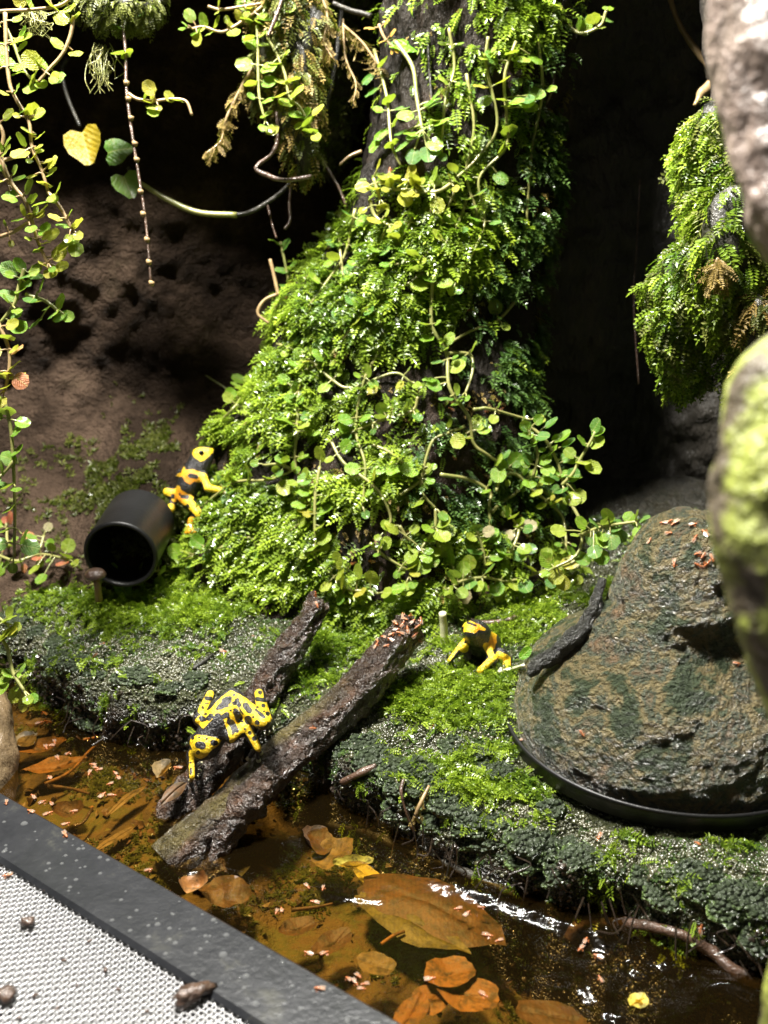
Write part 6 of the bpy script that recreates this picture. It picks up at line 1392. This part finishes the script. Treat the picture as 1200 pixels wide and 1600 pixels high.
def fly(px, py, label, group, size=.030, tree=None, z=None):
    if z is not None: p, n = on_z(px, py, z), np.array((0, 0, 1.0))
    else:
        p, n = hit(px, py, .003, tree or BVH_ALL)
        if p is None: return
    o = bpy.data.objects.new('fruit_fly', FLY[LR.randint(0, 3)]); COL.objects.link(o); tag(o, label + (zone(px, py) if group else ''), 'fly', group)
    zz = unit(n + .2 * np.array([LR.uniform(-1, 1) for _ in range(3)])); y = unit(np.cross(zz, np.array([LR.uniform(-1, 1) for _ in range(3)]))); x = np.cross(y, zz); s = size * LR.uniform(.8, 1.15)
    m = Matrix(((x[0], y[0], zz[0], 0), (x[1], y[1], zz[1], 0), (x[2], y[2], zz[2], 0), (0, 0, 0, 1))) @ Matrix.Diagonal((s, s, s, 1)); m.translation = Vector(p); o.matrix_world = m
BVH_ALL = bvh((GV, GF), (WV, WF), (SV, SF), LOG1, LOG2, HV)
TREE_LOG = bvh(LOG1); TREE_HIDE = bvh(HV)
for x, y in [(612, 992), (620, 984), (628, 976), (633, 968), (640, 962), (648, 958), (655, 963), (662, 958), (668, 965), (672, 975), (645, 972), (652, 978), (660, 985), (636, 985), (625, 990), (610, 1000), (600, 996), (665, 995), (655, 1002), (630, 962), (671, 985), (642, 968), (657, 970), (648, 992), (618, 975), (604, 1010), (590, 1002), (588, 1010)]:
    fly(x, y, 'one of the rust-coloured fruit flies crowding the tip of the thick log', 'flies on the thick log tip',   .029, TREE_LOG)
for x, y in [(1038, 818), (1047, 816), (1055, 818), (1046, 833), (1083, 821), (1086, 842), (1016, 846), (1103, 834), (1117, 840), (1130, 857), (1090, 866), (1098, 868), (1112, 872), (1092, 884), (1103, 882), (1054, 880), (963, 847), (1150, 885), (1160, 902), (1158, 915)]:
    p, n = hit(x, y, 0, TREE_HIDE)
    fly(x, y if p is not None else y + 14, 'one of the tan fruit flies gathered on the crown of the stone hide', 'flies on the crown of the hide', .031, TREE_HIDE)
for x, y, w in [(1150, 1037, 'in the shaded hollow of the hide'), (910, 1145, 'on the lower left of the hide')]:
    fly(x, y, 'lone tan fruit fly ' + w, None, .031, TREE_HIDE)
for x, y in [(70, 1115), (75, 1128), (62, 1130), (134, 1132), (135, 1155), (148, 1152), (80, 1165), (85, 1160), (72, 1168), (106, 1178), (78, 1215), (140, 1208), (150, 1200), (155, 1203), (180, 1208), (185, 1215), (172, 1225), (160, 1243), (175, 1243), (262, 1192), (278, 1200), (66, 1254), (80, 1256), (52, 1245), (115, 1268), (90, 1185), (145, 1195)]:
    fly(x, y, 'pinkish drowned fruit fly afloat left of the logs', 'flies floating left of the logs', .030, None, .004)
for x, y in [(432, 1425), (440, 1422), (492, 1410), (716, 1420), (730, 1428), (752, 1418), (762, 1462), (780, 1470), (482, 1490), (507, 1490), (555, 1535), (565, 1545), (560, 1525), (570, 1538), (672, 1530), (755, 1555), (545, 1530), (480, 1385), (505, 1388), (908, 1482), (935, 1495), (938, 1530), (915, 1470)]:
    fly(x, y, 'drowned fruit fly afloat right of the bar', 'flies floating right of the bar', .029, None, .004)
for x, y, z in [(10, 1254, .203), (48, 1268, .203), (75, 1272, .203), (102, 1304, .203), (28, 1352, .19), (12, 1368, .19), (232, 1360, .203), (103, 1288, .203), (500, 1545, .203)]:
    fly(x, y, 'fruit fly resting on the front bar', 'flies on the front bar', .030, None, z)
for x, y in [(507, 448), (530, 442), (540, 472), (525, 470), (500, 490), (617, 473), (608, 500), (618, 498), (573, 512), (535, 560), (550, 628), (495, 640), (690, 522), (700, 525), (708, 520), (657, 525), (740, 490), (720, 570), (705, 640), (733, 632), (760, 640), (783, 640), (755, 708), (768, 706), (793, 703), (623, 750), (575, 775), (553, 923), (448, 852), (683, 800), (552, 880), (640, 640), (590, 548), (720, 455), (735, 485), (610, 268), (665, 380), (470, 560), (590, 745), (520, 475)] + [(LR.uniform(400, 820), LR.uniform(330, 900)) for _ in range(60)]:
    fly(x, y, 'tan fruit fly in the stump moss', 'flies scattered on the stump',   .029, TREE_STUMP)
for x, y, w in [(348, 1018, 'on the grey bank left of the thin log'), (255, 936, 'on the bank moss below the pipe'), (190, 990, 'on the bank left of the grey patch'), (393, 996, 'on the grey bank beside the thin log'), (160, 1008, 'low on the left bank'), (150, 1025, 'at the left bank lip'), (632, 1083, 'on the moss patch right of the thick log'),
                (723, 1101, 'in the middle of the central moss patch'), (676, 1137, 'on the bare grey bank below the central moss'), (537, 1158, 'by the shadow of the thick log'), (817, 1157, 'beside the black dish rim'), (830, 1200, 'on the moss below the black dish'), (936, 1308, 'on the wet bank in front of the dish'), (1090, 1320, 'on the grey bank at the lower right'),
                (880, 935, 'on the moss behind the entrance lip'), (860, 938, 'near the moss behind the slim frog'), (600, 958, 'on the moss between the two logs'), (1095, 1452, 'on the wet soil above the arching root')]:
    fly(x, y, 'single tan fruit fly ' + w, None, .030, TREE_GROUND)
for x, y, w in [(492, 930, 'at the tip of the thin log, left one'), (502, 934, 'at the tip of the thin log, right one'), (464, 945, 'on the upper side of the thin log'), (495, 945, 'on the broken end of the thin log')]:
    fly(x, y, 'tan fruit fly ' + w, None, .029, bvh(LOG2))
fly(488, 1138, 'lone pink fruit fly halfway down the thick log', None, .030, TREE_LOG)
